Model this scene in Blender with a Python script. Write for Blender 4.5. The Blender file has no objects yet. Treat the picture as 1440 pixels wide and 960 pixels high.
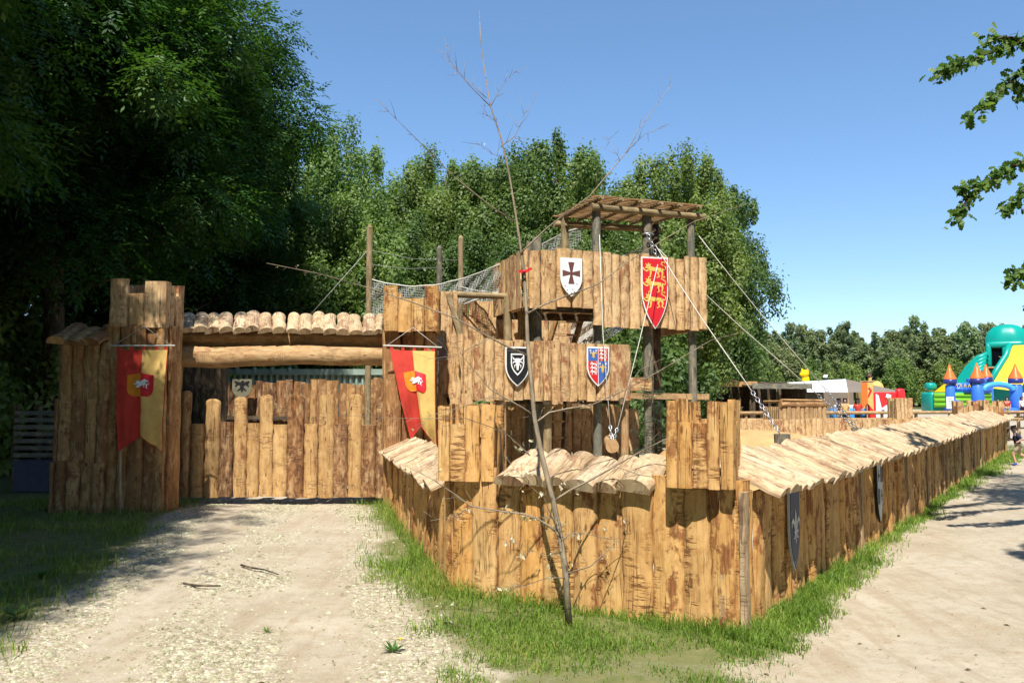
import bpy, math, random
import numpy as np
from mathutils import Vector, Matrix

SC = bpy.context.scene
COL = SC.collection
R = random.Random(7)
NP = np.random.RandomState(11)
rad = math.radians
V = lambda *a: np.array(a, float)

# ------------------------------------------------------------------ camera
CAM_H, FPX, HORIZON = 1.7, 1170.0, 553.0
PITCH = math.atan((HORIZON - 480.0) / FPX)
CP, SP = math.cos(PITCH), math.sin(PITCH)
def W(px, py, Y):
    """the point at distance Y ahead of the camera that the photograph shows at (px, py)"""
    x, y = (px - 720.0) / FPX, (480.0 - py) / FPX
    d = V(x, CP - y * SP, SP + y * CP)
    return V(0, 0, CAM_H) + d * (Y / d[1])
def G(px, py, z=0.0):
    x, y = (px - 720.0) / FPX, (480.0 - py) / FPX
    d = V(x, CP - y * SP, SP + y * CP)
    return V(0, 0, CAM_H) + d * ((z - CAM_H) / d[2])

def nrm(v):
    v = np.asarray(v, float)
    return v / max(1e-9, np.linalg.norm(v))

# ------------------------------------------------------------------ mesh helpers
class MB:
    def __init__(self):
        self.v, self.f, self.s, self.pc, self.ed = [], [], [], [], []
    def add(self, verts, faces, smooth=False, pc=None, rnd=0.0, ed=None):
        b = len(self.v)
        self.v.extend([tuple(map(float, p)) for p in verts])
        if pc is None:
            pc = [(p[0], p[2] if len(p) > 2 else 0, rnd) for p in verts]
        self.pc.extend(pc); self.ed.extend(ed if ed is not None else [0.0] * len(pc))
        for fc in faces:
            self.f.append(tuple(b + i for i in fc)); self.s.append(smooth)
    def build(self, name, mat, parent=None, loc=None):
        me = bpy.data.meshes.new(name)
        off = np.zeros(3)
        if parent is not None:
            off = np.array(tree_loc(parent))
        elif loc is not None:
            off = np.array(loc, float)
        vs = (np.array(self.v) - off).tolist()
        me.from_pydata(vs, [], self.f)
        me.polygons.foreach_set('use_smooth', self.s)
        at = me.attributes.new('pc', 'FLOAT_VECTOR', 'POINT')
        at.data.foreach_set('vector', np.array(self.pc, float).ravel())
        at = me.attributes.new('edge', 'FLOAT', 'POINT'); at.data.foreach_set('value', self.ed)
        me.materials.append(mat)
        me.update()
        o = bpy.data.objects.new(name, me); COL.objects.link(o)
        if parent is not None: o.parent = parent
        elif loc is not None: o.location = off
        return o

def tree_loc(o):
    l = V(0, 0, 0)
    while o is not None:
        l = l + np.array(o.location); o = o.parent
    return l

def tag(o, label=None, cat=None, group=None, kind=None):
    if label: o['label'] = label
    if cat: o['category'] = cat
    if group: o['group'] = group
    if kind: o['kind'] = kind
    return o
def thing(name, label, cat, loc, group=None):
    o = bpy.data.objects.new(name, None); COL.objects.link(o)
    o.location = tuple(map(float, loc)); o.empty_display_size = 0.2
    return tag(o, label, cat, group)

def copy_tree(o, parent=None, kids=None):
    c = o.copy(); COL.objects.link(c); c.parent = parent
    for ch in (kids if kids is not None else list(o.children)):
        copy_tree(ch, c)
    return c

def basis(axis, hint):
    a = nrm(axis); h = np.asarray(hint, float)
    h = h - a * np.dot(a, h)
    if np.linalg.norm(h) < 1e-6:
        h = np.cross(a, V(1, 0.13, 0.2))
    h = nrm(h)
    return a, h, np.cross(a, h)          # along, out, side

_id = [0]
def nid():
    _id[0] += 1
    return _id[0] * 1.0

def slab(mb, p0, axis, out, width, thick, length, rnd=0.55, wob=0.012, seg=None, top=0.0, taper=0.0):
    """a sawn slab: flat back on the line p0..p0+axis*length, face bulging towards out. rnd 0 = board, 1 = half log; top = rounded head"""
    a, o, s = basis(axis, out)
    if seg is None: seg = max(3, min(12, int(length / 0.11)))
    T = (-1, -0.82, -0.5, -0.17, 0.17, 0.5, 0.82, 1)
    H = [(1 - rnd) + rnd * math.sqrt(max(0.0, 1 - (t * 0.97) ** 2)) for t in T]
    ph = [R.uniform(0, 6.28) for _ in range(6)]
    fq = [R.uniform(2.5, 7) / max(length, 0.4) for _ in range(4)]
    ident = nid()
    rows = []
    ys = [length * i / seg for i in range(seg + 1)]
    if top > 0:
        ys = [y for y in ys if y < length - top * 0.95]
        ys += [length - top * (1 - math.sin(q)) for q in (0.0, 0.5, 1.0, 1.35)]
    for y in ys:
        q = y / length
        wl = width / 2 + wob * (math.sin(ph[0] + fq[0] * y * 6) + 0.6 * math.sin(ph[1] + fq[1] * y * 13))
        wr = width / 2 + wob * (math.sin(ph[2] + fq[2] * y * 6) + 0.6 * math.sin(ph[3] + fq[3] * y * 13))
        k = 1 - taper * q
        if top > 0 and y > length - top:
            k *= math.sqrt(max(0.02, 1 - ((y - length + top) / top) ** 2 * 0.93))
        th = thick * (1 + 0.10 * math.sin(ph[4] + y * 9) + 0.06 * math.sin(ph[5] + y * 23))
        rows.append((y, wl * k, wr * k, th))
    n = len(T)
    P, PC, ED = [], [], []
    for (y, wl, wr, th) in rows:
        c = np.asarray(p0, float) + a * y
        ED += [abs(t) for t in T]
        for t, h in zip(T, H):
            ww = wr if t > 0 else wl
            P.append(c + s * t * ww + o * (th * h)); PC.append((t * width / 2, y, ident))
    F = []
    m = len(rows)
    for j in range(m - 1):
        for i in range(n - 1):
            F.append((j * n + i, j * n + i + 1, (j + 1) * n + i + 1, (j + 1) * n + i))
    mb.add(P, F, True, PC, ed=ED)
    # sides and back
    P2, PC2, F2 = [], [], []
    for (y, wl, wr, th) in rows:
        c = np.asarray(p0, float) + a * y
        P2 += [c - s * wl + o * th * H[0], c - s * wl, c + s * wr, c + s * wr + o * th * H[-1]]
        PC2 += [(-width / 2 - .02, y, ident), (-width / 2 - .03, y, ident), (width / 2, y, ident + .3), (width / 2 + .02, y, ident)]
    for j in range(m - 1):
        for i in range(3):
            F2.append((j * 4 + i, (j + 1) * 4 + i, (j + 1) * 4 + i + 1, j * 4 + i + 1))
    mb.add(P2, F2, False, PC2, ed=[1.0, .5, .5, 1.0] * m)
    # ends
    for j in (0, m - 1):
        y, wl, wr, th = rows[j]
        c = np.asarray(p0, float) + a * y
        E = [c - s * wl] + [c + s * t * (wr if t > 0 else wl) + o * th * h for t, h in zip(T, H)] + [c + s * wr]
        pe = [(k * 0.012, R.random() * .02, ident + 0.55) for k in range(len(E))]
        idx = list(range(len(E)))
        mb.add(E, [idx if j else idx[::-1]], False, pe)

def log(mb, p0, p1, r0, r1=None, n=12, wob=0.05, seg=None, cap=True):
    r1 = r0 if r1 is None else r1
    p0, p1 = np.asarray(p0, float), np.asarray(p1, float)
    L = np.linalg.norm(p1 - p0)
    a, o, s = basis(p1 - p0, (0.1, 0.2, 1) if abs(nrm(p1 - p0)[2]) < 0.8 else (1, 0, 0))
    seg = seg or max(2, min(24, int(L / 0.2)))
    ident = nid()
    ph = [R.uniform(0, 6.28) for _ in range(8)]
    P, PC, F = [], [], []
    for j in range(seg + 1):
        q = j / seg
        r = r0 + (r1 - r0) * q
        cx = wob * r * math.sin(ph[0] + q * L * 2.3); cy = wob * r * math.sin(ph[1] + q * L * 1.7)
        for i in range(n + 1):
            t = 2 * math.pi * i / n
            rr = r * (1 + wob * (math.sin(2 * t + ph[2] + q * L) + 0.6 * math.sin(3 * t + ph[3] - q * L * 3) + 0.5 * math.sin(ph[4] + q * L * 7 + t)))
            P.append(p0 + a * (L * q) + o * (rr * math.cos(t) + cx) + s * (rr * math.sin(t) + cy))
            PC.append((t * r, q * L, ident))
    n1 = n + 1
    for j in range(seg):
        for i in range(n):
            F.append((j * n1 + i, j * n1 + i + 1, (j + 1) * n1 + i + 1, (j + 1) * n1 + i))
    mb.add(P, F, True, PC)
    if cap:
        for j in (0, seg):
            ring = P[j * n1: j * n1 + n]
            idx = list(range(n))
            mb.add(ring, [idx[::-1] if j == 0 else idx], False, [(k * .01, R.random() * .03, ident + .5) for k in range(n)])

def tube(mb, pts, radii, n=6, ident=None, cap=True):
    pts = [np.asarray(p, float) for p in pts]
    if not hasattr(radii, '__len__'): radii = [radii] * len(pts)
    ident = nid() if ident is None else ident
    P, PC, F = [], [], []
    prev = None; y = 0
    for j, p in enumerate(pts):
        d = pts[min(j + 1, len(pts) - 1)] - pts[max(j - 1, 0)]
        a, o, s = basis(d, prev if prev is not None else ((0, 0, 1) if abs(nrm(d)[2]) < .9 else (1, 0, 0)))
        prev = o
        if j: y += np.linalg.norm(p - pts[j - 1])
        for i in range(n):
            t = 2 * math.pi * i / n
            P.append(p + (o * math.cos(t) + s * math.sin(t)) * radii[j])
            PC.append((t * radii[j], y, ident))
    for j in range(len(pts) - 1):
        for i in range(n):
            k = (i + 1) % n
            F.append((j * n + i, j * n + k, (j + 1) * n + k, (j + 1) * n + i))
    if cap:
        F.append(tuple(range(n))[::-1]); F.append(tuple(range((len(pts) - 1) * n, len(pts) * n)))
    mb.add(P, F, True, PC)

def box(mb, c, ax, ay, az, bev=0.0):
    """box with centre c and half-axis vectors"""
    c, ax, ay, az = (np.asarray(q, float) for q in (c, ax, ay, az))
    ident = nid()
    def q(i, j, k): return c + ax * i + ay * j + az * k
    S = [q(i, j, k) for i in (-1, 1) for j in (-1, 1) for k in (-1, 1)]
    lens = [np.linalg.norm(t) for t in (ax, ay, az)]
    long = int(np.argmax(lens)); oth = [t for t in range(3) if t != long]
    fs = [(0, 1, 3, 2), (4, 6, 7, 5), (0, 4, 5, 1), (2, 3, 7, 6), (0, 2, 6, 4), (1, 5, 7, 3)]
    for f in fs:
        pts = [S[i] for i in f]
        pc = []
        for p in pts:
            l = [np.dot(p - c, nrm(t)) for t in (ax, ay, az)]
            pc.append((l[oth[0]] + l[oth[1]], l[long], ident))
        mb.add(pts, [(0, 1, 2, 3)], False, pc)

def bar(mb, p0, p1, w, t, up=(0, 0, 1)):
    p0, p1 = np.asarray(p0, float), np.asarray(p1, float)
    a, o, s = basis(p1 - p0, up)
    box(mb, (p0 + p1) / 2, a * np.linalg.norm(p1 - p0) / 2, s * w / 2, o * t / 2)

def arrays_mesh(name, verts, faces, mat, smooth=False, attrs=None):
    """numpy verts (N,3), faces (M,k) -> mesh, for foliage, grass and stones"""
    me = bpy.data.meshes.new(name)
    verts = np.ascontiguousarray(verts, np.float32); faces = np.ascontiguousarray(faces, np.int32)
    M, k = faces.shape
    me.vertices.add(len(verts)); me.vertices.foreach_set('co', verts.ravel())
    me.loops.add(M * k); me.loops.foreach_set('vertex_index', faces.ravel())
    me.polygons.add(M); me.polygons.foreach_set('loop_start', np.arange(M, dtype=np.int32) * k)
    me.polygons.foreach_set('use_smooth', np.full(M, smooth, bool))
    for nm, arr in (attrs or {}).items():
        at = me.attributes.new(nm, 'FLOAT', 'POINT'); at.data.foreach_set('value', np.ascontiguousarray(arr, np.float32))
    me.materials.append(mat)
    me.update(calc_edges=True)
    return me
def obj(name, me, parent=None, loc=None):
    o = bpy.data.objects.new(name, me); COL.objects.link(o)
    if parent is not None: o.parent = parent
    if loc is not None: o.location = tuple(map(float, loc))
    return o

# value noise for masks and relief
_lat = NP.rand(256, 256)
def vnoise(x, y):
    x = np.asarray(x, float); y = np.asarray(y, float)
    xi, yi = np.floor(x).astype(int), np.floor(y).astype(int)
    fx, fy = x - xi, y - yi
    fx = fx * fx * (3 - 2 * fx); fy = fy * fy * (3 - 2 * fy)
    g = lambda i, j: _lat[i % 256, j % 256]
    return (g(xi, yi) * (1 - fx) + g(xi + 1, yi) * fx) * (1 - fy) + (g(xi, yi + 1) * (1 - fx) + g(xi + 1, yi + 1) * fx) * fy
def fbm(x, y, o=4):
    s, a, t = 0, 1.0, 0
    for k in range(o):
        s = s + a * vnoise(np.asarray(x) * 2 ** k + 17.3 * k, np.asarray(y) * 2 ** k + 9.1 * k); t += a; a *= 0.5
    return s / t

# ------------------------------------------------------------------ materials
def new_mat(name):
    m = bpy.data.materials.new(name); m.use_nodes = True
    nt = m.node_tree; nt.nodes.clear()
    return m, nt
class NB:
    def __init__(self, nt): self.nt = nt
    def n(self, t, **kw):
        nd = self.nt.nodes.new(t)
        for k, v in kw.items(): setattr(nd, k, v)
        return nd
    def l(self, a, b): self.nt.links.new(a, b)
    def math(self, op, a, b=None, clamp=False):
        nd = self.n('ShaderNodeMath', operation=op, use_clamp=clamp)
        for i, q in enumerate((a, b)):
            if q is None: continue
            if isinstance(q, (int, float)): nd.inputs[i].default_value = q
            else: self.l(q, nd.inputs[i])
        return nd.outputs[0]
    def vmul(self, v, k):
        nd = self.n('ShaderNodeVectorMath', operation='MULTIPLY'); self.l(v, nd.inputs[0]); nd.inputs[1].default_value = k
        return nd.outputs[0]
    def noise(self, v, scale=1.0, detail=4, rough=0.55):
        nd = self.n('ShaderNodeTexNoise'); nd.inputs['Scale'].default_value = scale; nd.inputs['Detail'].default_value = detail
        nd.inputs['Roughness'].default_value = rough
        if v is not None: self.l(v, nd.inputs['Vector'])
        return nd.outputs['Fac']
    def ramp(self, f, stops, interp='LINEAR'):
        nd = self.n('ShaderNodeValToRGB'); cr = nd.color_ramp; cr.interpolation = interp
        while len(cr.elements) < len(stops): cr.elements.new(0.5)
        for e, (p, c) in zip(cr.elements, stops):
            e.position = p; e.color = (*c, 1) if hasattr(c, '__len__') else (c, c, c, 1)
        self.l(f, nd.inputs[0]); return nd.outputs[0]
    def mix(self, f, a, b, mode='MIX'):
        nd = self.n('ShaderNodeMix', data_type='RGBA', blend_type=mode)
        for s, q in ((0, f), (6, a), (7, b)):
            if isinstance(q, (int, float)): nd.inputs[s].default_value = q
            elif isinstance(q, tuple): nd.inputs[s].default_value = (*q, 1)
            else: self.l(q, nd.inputs[s])
        return nd.outputs[2]
    def principled(self, col, rough=0.8, bump=None, bump_s=0.5, bump_d=0.01, spec=0.3):
        p = self.n('ShaderNodeBsdfPrincipled'); p.inputs['Specular IOR Level'].default_value = spec
        if isinstance(col, tuple): p.inputs['Base Color'].default_value = (*col, 1)
        else: self.l(col, p.inputs['Base Color'])
        if isinstance(rough, (int, float)): p.inputs['Roughness'].default_value = rough
        else: self.l(rough, p.inputs['Roughness'])
        if bump is not None:
            b = self.n('ShaderNodeBump'); b.inputs['Strength'].default_value = bump_s; b.inputs['Distance'].default_value = bump_d
            self.l(bump, b.inputs['Height']); self.l(b.outputs[0], p.inputs['Normal'])
        return p
    def out(self, sh): self.l(sh, self.n('ShaderNodeOutputMaterial').inputs['Surface'])

def wood(name, light, mid, dark, bark, patch=0.5, streak=0.5, alt=None, alt_mix=0.5, bump=0.7, vary=0.35, mottle=0.5, edge=0.62):
    """debarked timber: grain along the piece, leftovers of bark, chainsaw dashes across it, knots; every piece differs"""
    m, nt = new_mat(name); b = NB(nt)
    at = b.n('ShaderNodeAttribute', attribute_name='pc'); pc = at.outputs['Vector']
    sp = b.n('ShaderNodeSeparateXYZ'); b.l(pc, sp.inputs[0])
    wn = b.n('ShaderNodeTexWhiteNoise', noise_dimensions='1D'); b.l(sp.outputs['Z'], wn.inputs['W'])
    r1 = wn.outputs['Value']
    sc = b.n('ShaderNodeSeparateColor'); b.l(wn.outputs['Color'], sc.inputs[0])
    r2, r3 = sc.outputs[1], sc.outputs[2]
    grain = b.noise(b.vmul(pc, (22, 2.2, 5.3)), 1, 7, 0.62)
    fine = b.noise(b.vmul(pc, (95, 9, 3.7)), 1, 3, 0.6)
    g = b.math('ADD', b.math('MULTIPLY', grain, 0.75), b.math('MULTIPLY', fine, 0.25))
    col = b.ramp(g, [(0.30, dark), (0.47, mid), (0.66, light)])
    if alt:
        col2 = b.ramp(g, [(0.30, tuple(c * .6 for c in alt)), (0.5, alt), (0.7, tuple(min(1, c * 1.25) for c in alt))])
        col = b.mix(b.ramp(r1, [(0.5 - alt_mix / 2, 0.0), (0.5 + alt_mix / 2, 1.0)]), col, col2)
    col = b.mix(1.0, col, b.ramp(r2, [(0, 1 - vary), (1, 1.0)]), 'MULTIPLY')
    # broad tonal drift along the piece
    drift = b.noise(b.vmul(pc, (3.0, 1.6, 9.1)), 1, 3)
    col = b.mix(b.ramp(drift, [(0.38, 0.0), (0.72, 0.55)]), col, b.mix(0.6, mid, dark))
    # mottling left by peeling
    mot = b.noise(b.vmul(pc, (20, 11, 7.9)), 1, 5, 0.68)
    col = b.mix(b.math('MULTIPLY', b.ramp(mot, [(0.47, 0.0), (0.64, 1.0)]), mottle), col, b.mix(0.45, dark, bark))
    mo2 = b.noise(b.vmul(pc, (11, 4.5, 1.9)), 1, 5, 0.6)
    col = b.mix(b.math('MULTIPLY', b.ramp(mo2, [(0.50, 0.0), (0.62, 1.0)]), mottle * .8), col, b.mix(0.4, light, (0.72, 0.50, 0.25)))
    # chainsaw dashes in groups across the piece
    dash = b.noise(b.vmul(pc, (9, 46, 2.9)), 1, 3, 0.6)
    zone = b.noise(b.vmul(pc, (4.5, 2.6, 4.1)), 1, 4, 0.6)
    dm = b.math('MULTIPLY', b.ramp(dash, [(0.50, 0.0), (0.60, 1.0)]), b.ramp(zone, [(0.52, 0.0), (0.60, 1.0)]))
    col = b.mix(b.math('MULTIPLY', dm, streak), col, bark)
    # bark leftovers
    pn = b.noise(b.vmul(pc, (7.5, 3.6, 6.7)), 1, 6, 0.66)
    thr = b.math('ADD', b.math('MULTIPLY', r3, 0.16), 0.62 - 0.14 * patch)
    pm = b.math('MULTIPLY', b.math('SUBTRACT', pn, thr), 16, True)
    col = b.mix(b.math('MULTIPLY', pm, 0.88), col, b.mix(b.ramp(fine, [(0.35, 0.0), (0.65, 1.0)]), bark, tuple(min(1, c * 2.3) for c in bark)))
    # drying cracks along the grain
    ck = b.noise(b.vmul(pc, (34, 0.9, 6.1)), 1, 2, 0.5)
    cm_ = b.ramp(b.math('ABSOLUTE', b.math('SUBTRACT', ck, 0.5)), [(0.006, 1.0), (0.016, 0.0)])
    cg = b.ramp(b.noise(b.vmul(pc, (6, 1.3, 3.9)), 1, 2), [(0.48, 0.0), (0.56, 1.0)])
    cm_ = b.math('MULTIPLY', cm_, cg)
    col = b.mix(b.math('MULTIPLY', cm_, 0.8), col, bark)
    # waney edges keep their bark; the dark rim also paints gap shade
    eg = b.n('ShaderNodeAttribute', attribute_name='edge').outputs['Fac']
    en = b.noise(b.vmul(pc, (6, 5.0, 8.3)), 1, 4, 0.6)
    em = b.math('MULTIPLY', b.math('SUBTRACT', b.math('ADD', eg, b.math('MULTIPLY', en, 0.7)), 1.16), 4.5, True)
    col = b.mix(b.math('MULTIPLY', em, edge), col, b.mix(b.ramp(fine, [(0.3, 0.0), (0.7, 1.0)]), bark, b.mix(.5, bark, dark)))
    vo = b.n('ShaderNodeTexVoronoi'); b.l(b.vmul(pc, (8, 3.1, 3.3)), vo.inputs['Vector']); vo.inputs['Scale'].default_value = 1
    km = b.ramp(vo.outputs['Distance'], [(0.07, 1.0), (0.13, 0.0)])
    col = b.mix(b.math('MULTIPLY', km, 0.8), col, tuple(c * 0.9 for c in bark))
    h = b.math('ADD', b.math('MULTIPLY', g, 0.8), b.math('MULTIPLY', pm, 0.25))
    h = b.math('SUBTRACT', h, b.math('MULTIPLY', dm, 0.35))
    h = b.math('SUBTRACT', h, b.math('MULTIPLY', cm_, 0.6))
    p = b.principled(col, 0.82, h, bump, 0.012, 0.18)
    b.out(p.outputs[0]); return m

def plain(name, col, rough=0.7, noise=0.15, nscale=6.0, bump=0.0, spec=0.3, metal=0.0):
    m, nt = new_mat(name); b = NB(nt)
    g = b.n('ShaderNodeTexCoord').outputs['Object']
    f = b.noise(g, nscale, 5)
    c = b.mix(b.ramp(f, [(0.3, 0.0), (0.7, 1.0)]), tuple(max(0, q * (1 - noise)) for q in col), tuple(min(1, q * (1 + noise)) for q in col))
    p = b.principled(c, rough, f if bump else None, bump, 0.02, spec); p.inputs['Metallic'].default_value = metal
    b.out(p.outputs[0]); return m

def leafmat(name, stops, trans=0.35, rough=0.5, spec=0.35, vcol=True, hue=0.0):
    m, nt = new_mat(name); b = NB(nt)
    at = b.n('ShaderNodeAttribute', attribute_name='rnd').outputs['Fac']
    oi = b.n('ShaderNodeObjectInfo').outputs['Random']
    col = b.ramp(at, stops)
    col = b.mix(1.0, col, b.ramp(oi, [(0, (0.66, 0.78, 0.72)), (0.35, (0.92, 0.98, 0.85)), (0.7, (1.12, 1.08, 0.85)), (1, (1.0, 1.18, 1.05))]), 'MULTIPLY')
    p = b.principled(col, rough, spec=spec)
    t = b.n('ShaderNodeBsdfTranslucent'); b.l(b.mix(1.0, col, (1.15, 1.25, 0.55), 'MULTIPLY'), t.inputs[0])
    mx = b.n('ShaderNodeMixShader'); mx.inputs[0].default_value = trans
    b.l(p.outputs[0], mx.inputs[1]); b.l(t.outputs[0], mx.inputs[2]); b.out(mx.outputs[0])
    return m

M = {}
M['plank'] = wood('peeled_planks', (0.76, 0.46, 0.165), (0.67, 0.36, 0.105), (0.43, 0.18, 0.05), (0.13, 0.046, 0.017), 1.0, 0.8, mottle=.45, vary=.28,
                  alt=(0.68, 0.43, 0.18), alt_mix=0.8)
M['fort'] = wood('fort_planks', (0.78, 0.545, 0.29), (0.68, 0.435, 0.195), (0.40, 0.205, 0.08), (0.17, 0.068, 0.032), 0.95, 0.5, mottle=.6,
                 alt=(0.70, 0.495, 0.27), alt_mix=0.8, vary=0.28)
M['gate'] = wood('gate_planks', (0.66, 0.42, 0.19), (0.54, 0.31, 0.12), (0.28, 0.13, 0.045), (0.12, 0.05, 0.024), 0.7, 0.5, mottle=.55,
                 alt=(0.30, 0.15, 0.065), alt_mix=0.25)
M['picket'] = wood('pale_pickets', (0.70, 0.47, 0.22), (0.60, 0.37, 0.145), (0.38, 0.19, 0.07), (0.14, 0.055, 0.024), 0.6, 0.5,
                   alt=(0.58, 0.36, 0.15), alt_mix=0.8, vary=0.35, mottle=.45)
M['bark_and_shade'] = wood('bark_and_shade_slabs', (0.46, 0.30, 0.16), (0.28, 0.15, 0.07), (0.13, 0.06, 0.028), (0.07, 0.03, 0.016), 1.2, 0.6,
                  alt=(0.40, 0.19, 0.07), alt_mix=0.9, vary=0.35, mottle=.75, bump=1.0)  # bark on the pickets; also darkens the shaded end of the inner fence
M['roof'] = wood('roof_slabs', (0.73, 0.575, 0.37), (0.63, 0.465, 0.27), (0.38, 0.24, 0.125), (0.17, 0.095, 0.052), 1.0, 0.3, mottle=.6,
                 alt=(0.64, 0.49, 0.33), alt_mix=0.8, vary=0.36, bump=1.0, edge=.6)
M['log'] = wood('peeled_logs', (0.62, 0.41, 0.21), (0.52, 0.32, 0.14), (0.34, 0.17, 0.07), (0.2, 0.09, 0.04), 0.35, 0.35,
                alt=(0.55, 0.38, 0.20), alt_mix=0.8)
M['pole'] = wood('weathered_posts', (0.27, 0.245, 0.19), (0.20, 0.18, 0.13), (0.12, 0.105, 0.075), (0.06, 0.05, 0.04), 0.35, 0.15,
                 alt=(0.20, 0.21, 0.17), alt_mix=0.8)
M['yellowpole'] = wood('pale_poles', (0.42, 0.34, 0.20), (0.33, 0.25, 0.13), (0.22, 0.15, 0.07), (0.12, 0.07, 0.04), 0.25, 0.1)
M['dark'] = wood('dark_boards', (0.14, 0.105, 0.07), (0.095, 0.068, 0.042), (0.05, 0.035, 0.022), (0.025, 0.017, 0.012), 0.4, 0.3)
M['batten'] = wood('grey_battens', (0.56, 0.43, 0.27), (0.46, 0.33, 0.19), (0.30, 0.19, 0.10), (0.14, 0.08, 0.05), 0.2, 0.2)
M['bark'] = wood('tree_bark', (0.14, 0.115, 0.08), (0.09, 0.072, 0.05), (0.045, 0.036, 0.026), (0.03, 0.022, 0.016), 0.4, 0.4, bump=1.0)
M['twig'] = wood('sapling_bark', (0.44, 0.37, 0.27), (0.34, 0.275, 0.19), (0.20, 0.155, 0.11), (0.06, 0.04, 0.03), 0.3, 0.3)
M['rope'] = plain('white_rope', (0.62, 0.60, 0.53), 0.8, 0.12, 60)
M['net'] = plain('net_cord', (0.42, 0.42, 0.39), 0.85, 0.15, 60)
M['steel'] = plain('chain_steel', (0.45, 0.46, 0.47), 0.35, 0.15, 40, metal=0.8)
M['wire'] = plain('thin_wire', (0.35, 0.35, 0.34), 0.5, 0.1, 40)
def cloth(name, col):
    m, nt = new_mat(name); b = NB(nt)
    g = b.n('ShaderNodeTexCoord').outputs['Object']
    f = b.noise(g, 9, 4); w = b.noise(b.vmul(g, (420, 420, 420)), 1, 1)
    c = b.mix(b.ramp(f, [(.3, 0.), (.7, 1.)]), tuple(q * .85 for q in col), tuple(min(1, q * 1.1) for q in col))
    p = b.principled(c, 0.85, b.math('ADD', f, b.math('MULTIPLY', w, .3)), 0.25, 0.004, 0.15)
    t = b.n('ShaderNodeBsdfTranslucent'); b.l(c, t.inputs[0])
    mx = b.n('ShaderNodeMixShader'); mx.inputs[0].default_value = 0.25
    b.l(p.outputs[0], mx.inputs[1]); b.l(t.outputs[0], mx.inputs[2]); b.out(mx.outputs[0]); return m
M['red_cloth'] = cloth('red_cloth', (0.62, 0.065, 0.045))
M['yellow_cloth'] = cloth('yellow_cloth', (0.76, 0.52, 0.17))
M['orange_cloth'] = cloth('orange_cloth', (0.80, 0.30, 0.03))
M['white_paint'] = plain('white_paint', (0.80, 0.80, 0.78), 0.55, 0.06, 14)
M['red_paint'] = plain('red_paint', (0.62, 0.02, 0.03), 0.5, 0.08, 10)
M['gold_paint'] = plain('gold_paint', (0.72, 0.50, 0.12), 0.5, 0.1, 20)
M['black_paint'] = plain('black_paint', (0.016, 0.016, 0.018), 0.5, 0.2, 14)
M['blue_paint'] = plain('blue_paint', (0.05, 0.13, 0.42), 0.5, 0.1, 14)
M['brown_paint'] = plain('brown_paint', (0.13, 0.05, 0.045), 0.6, 0.15, 14)
M['grey_blue'] = plain('faded_blue_paint', (0.055, 0.06, 0.10), 0.55, 0.15, 8)
M['grey_paint'] = plain('grey_paint', (0.50, 0.50, 0.48), 0.55, 0.1, 10)
M['shaded_pale'] = plain('shaded_pale_paint', (0.17, 0.155, 0.10), 0.6, 0.2, 10)  # pale shield colour darkened to stand for shade behind the gate
M['red_dark'] = plain('crimson_paint', (0.5, 0.02, 0.02), 0.6, 0.1, 10)
M['green_steel'] = plain('green_corrugated_steel', (0.26, 0.33, 0.27), 0.55, 0.18, 3)
M['sand'] = plain('sand_heap', (0.50, 0.31, 0.14), 0.95, 0.18, 3.0, bump=0.6, spec=0.1)
M['tarp'] = plain('white_tarpaulin', (0.80, 0.80, 0.78), 0.55, 0.05, 0.6)
M['tarp_grey'] = plain('brown_tarpaulin', (0.21, 0.165, 0.125), 0.7, 0.1, 0.6)
def pvc(n, c): return plain(n, c, 0.35, 0.06, 0.5, spec=0.45)
M['pvc_green'] = pvc('green_vinyl', (0.0, 0.30, 0.235)); M['pvc_blue'] = pvc('blue_vinyl', (0.04, 0.16, 0.58))
M['pvc_navy'] = pvc('navy_vinyl', (0.025, 0.03, 0.18)); M['pvc_orange'] = pvc('orange_vinyl', (0.68, 0.15, 0.02))
M['pvc_yellow'] = plain('yellow_vinyl', (0.74, 0.50, 0.01), 0.5, 0.06, 0.5, spec=0.15); M['pvc_lime'] = pvc('lime_vinyl', (0.16, 0.42, 0.02))
M['pvc_lightblue'] = pvc('light_blue_vinyl', (0.06, 0.32, 0.75)); M['pvc_black'] = pvc('black_and_shade_vinyl', (0.012, 0.012, 0.014))  # the black also paints the shade inside the slide opening
M['pvc_white'] = pvc('white_vinyl', (0.8, 0.8, 0.8)); M['pvc_red'] = pvc('red_vinyl', (0.65, 0.02, 0.02))
M['skin'] = plain('skin', (0.52, 0.30, 0.21), 0.6, 0.05, 20); M['hair'] = plain('dark_hair', (0.03, 0.02, 0.015), 0.6, 0.2, 60)
M['navy'] = plain('navy_cotton', (0.02, 0.025, 0.055), 0.85, 0.15, 20); M['khaki'] = plain('khaki_cotton', (0.36, 0.30, 0.20), 0.85, 0.1, 20)
M['shoe'] = plain('blue_trainers', (0.05, 0.09, 0.25), 0.6, 0.1, 20); M['white_cotton'] = plain('white_cotton', (0.75, 0.75, 0.73), 0.85, 0.05, 20)
M['dead_leaf'] = leafmat('dry_leaf', [(0, (0.30, 0.22, 0.15)), (0.5, (0.6, 0.54, 0.46)), (1, (0.78, 0.74, 0.68))], 0.3)
M['litter'] = leafmat('dry_litter', [(0, (0.07, 0.045, 0.025)), (0.6, (0.20, 0.14, 0.08)), (1, (0.45, 0.38, 0.26))], 0.1, 0.8, 0.15)
M['ash_leaf'] = leafmat('ash_leaf', [(0, (0.016, 0.048, 0.012)), (0.5, (0.042, 0.105, 0.024)), (1, (0.10, 0.185, 0.045))], 0.36)
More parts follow.
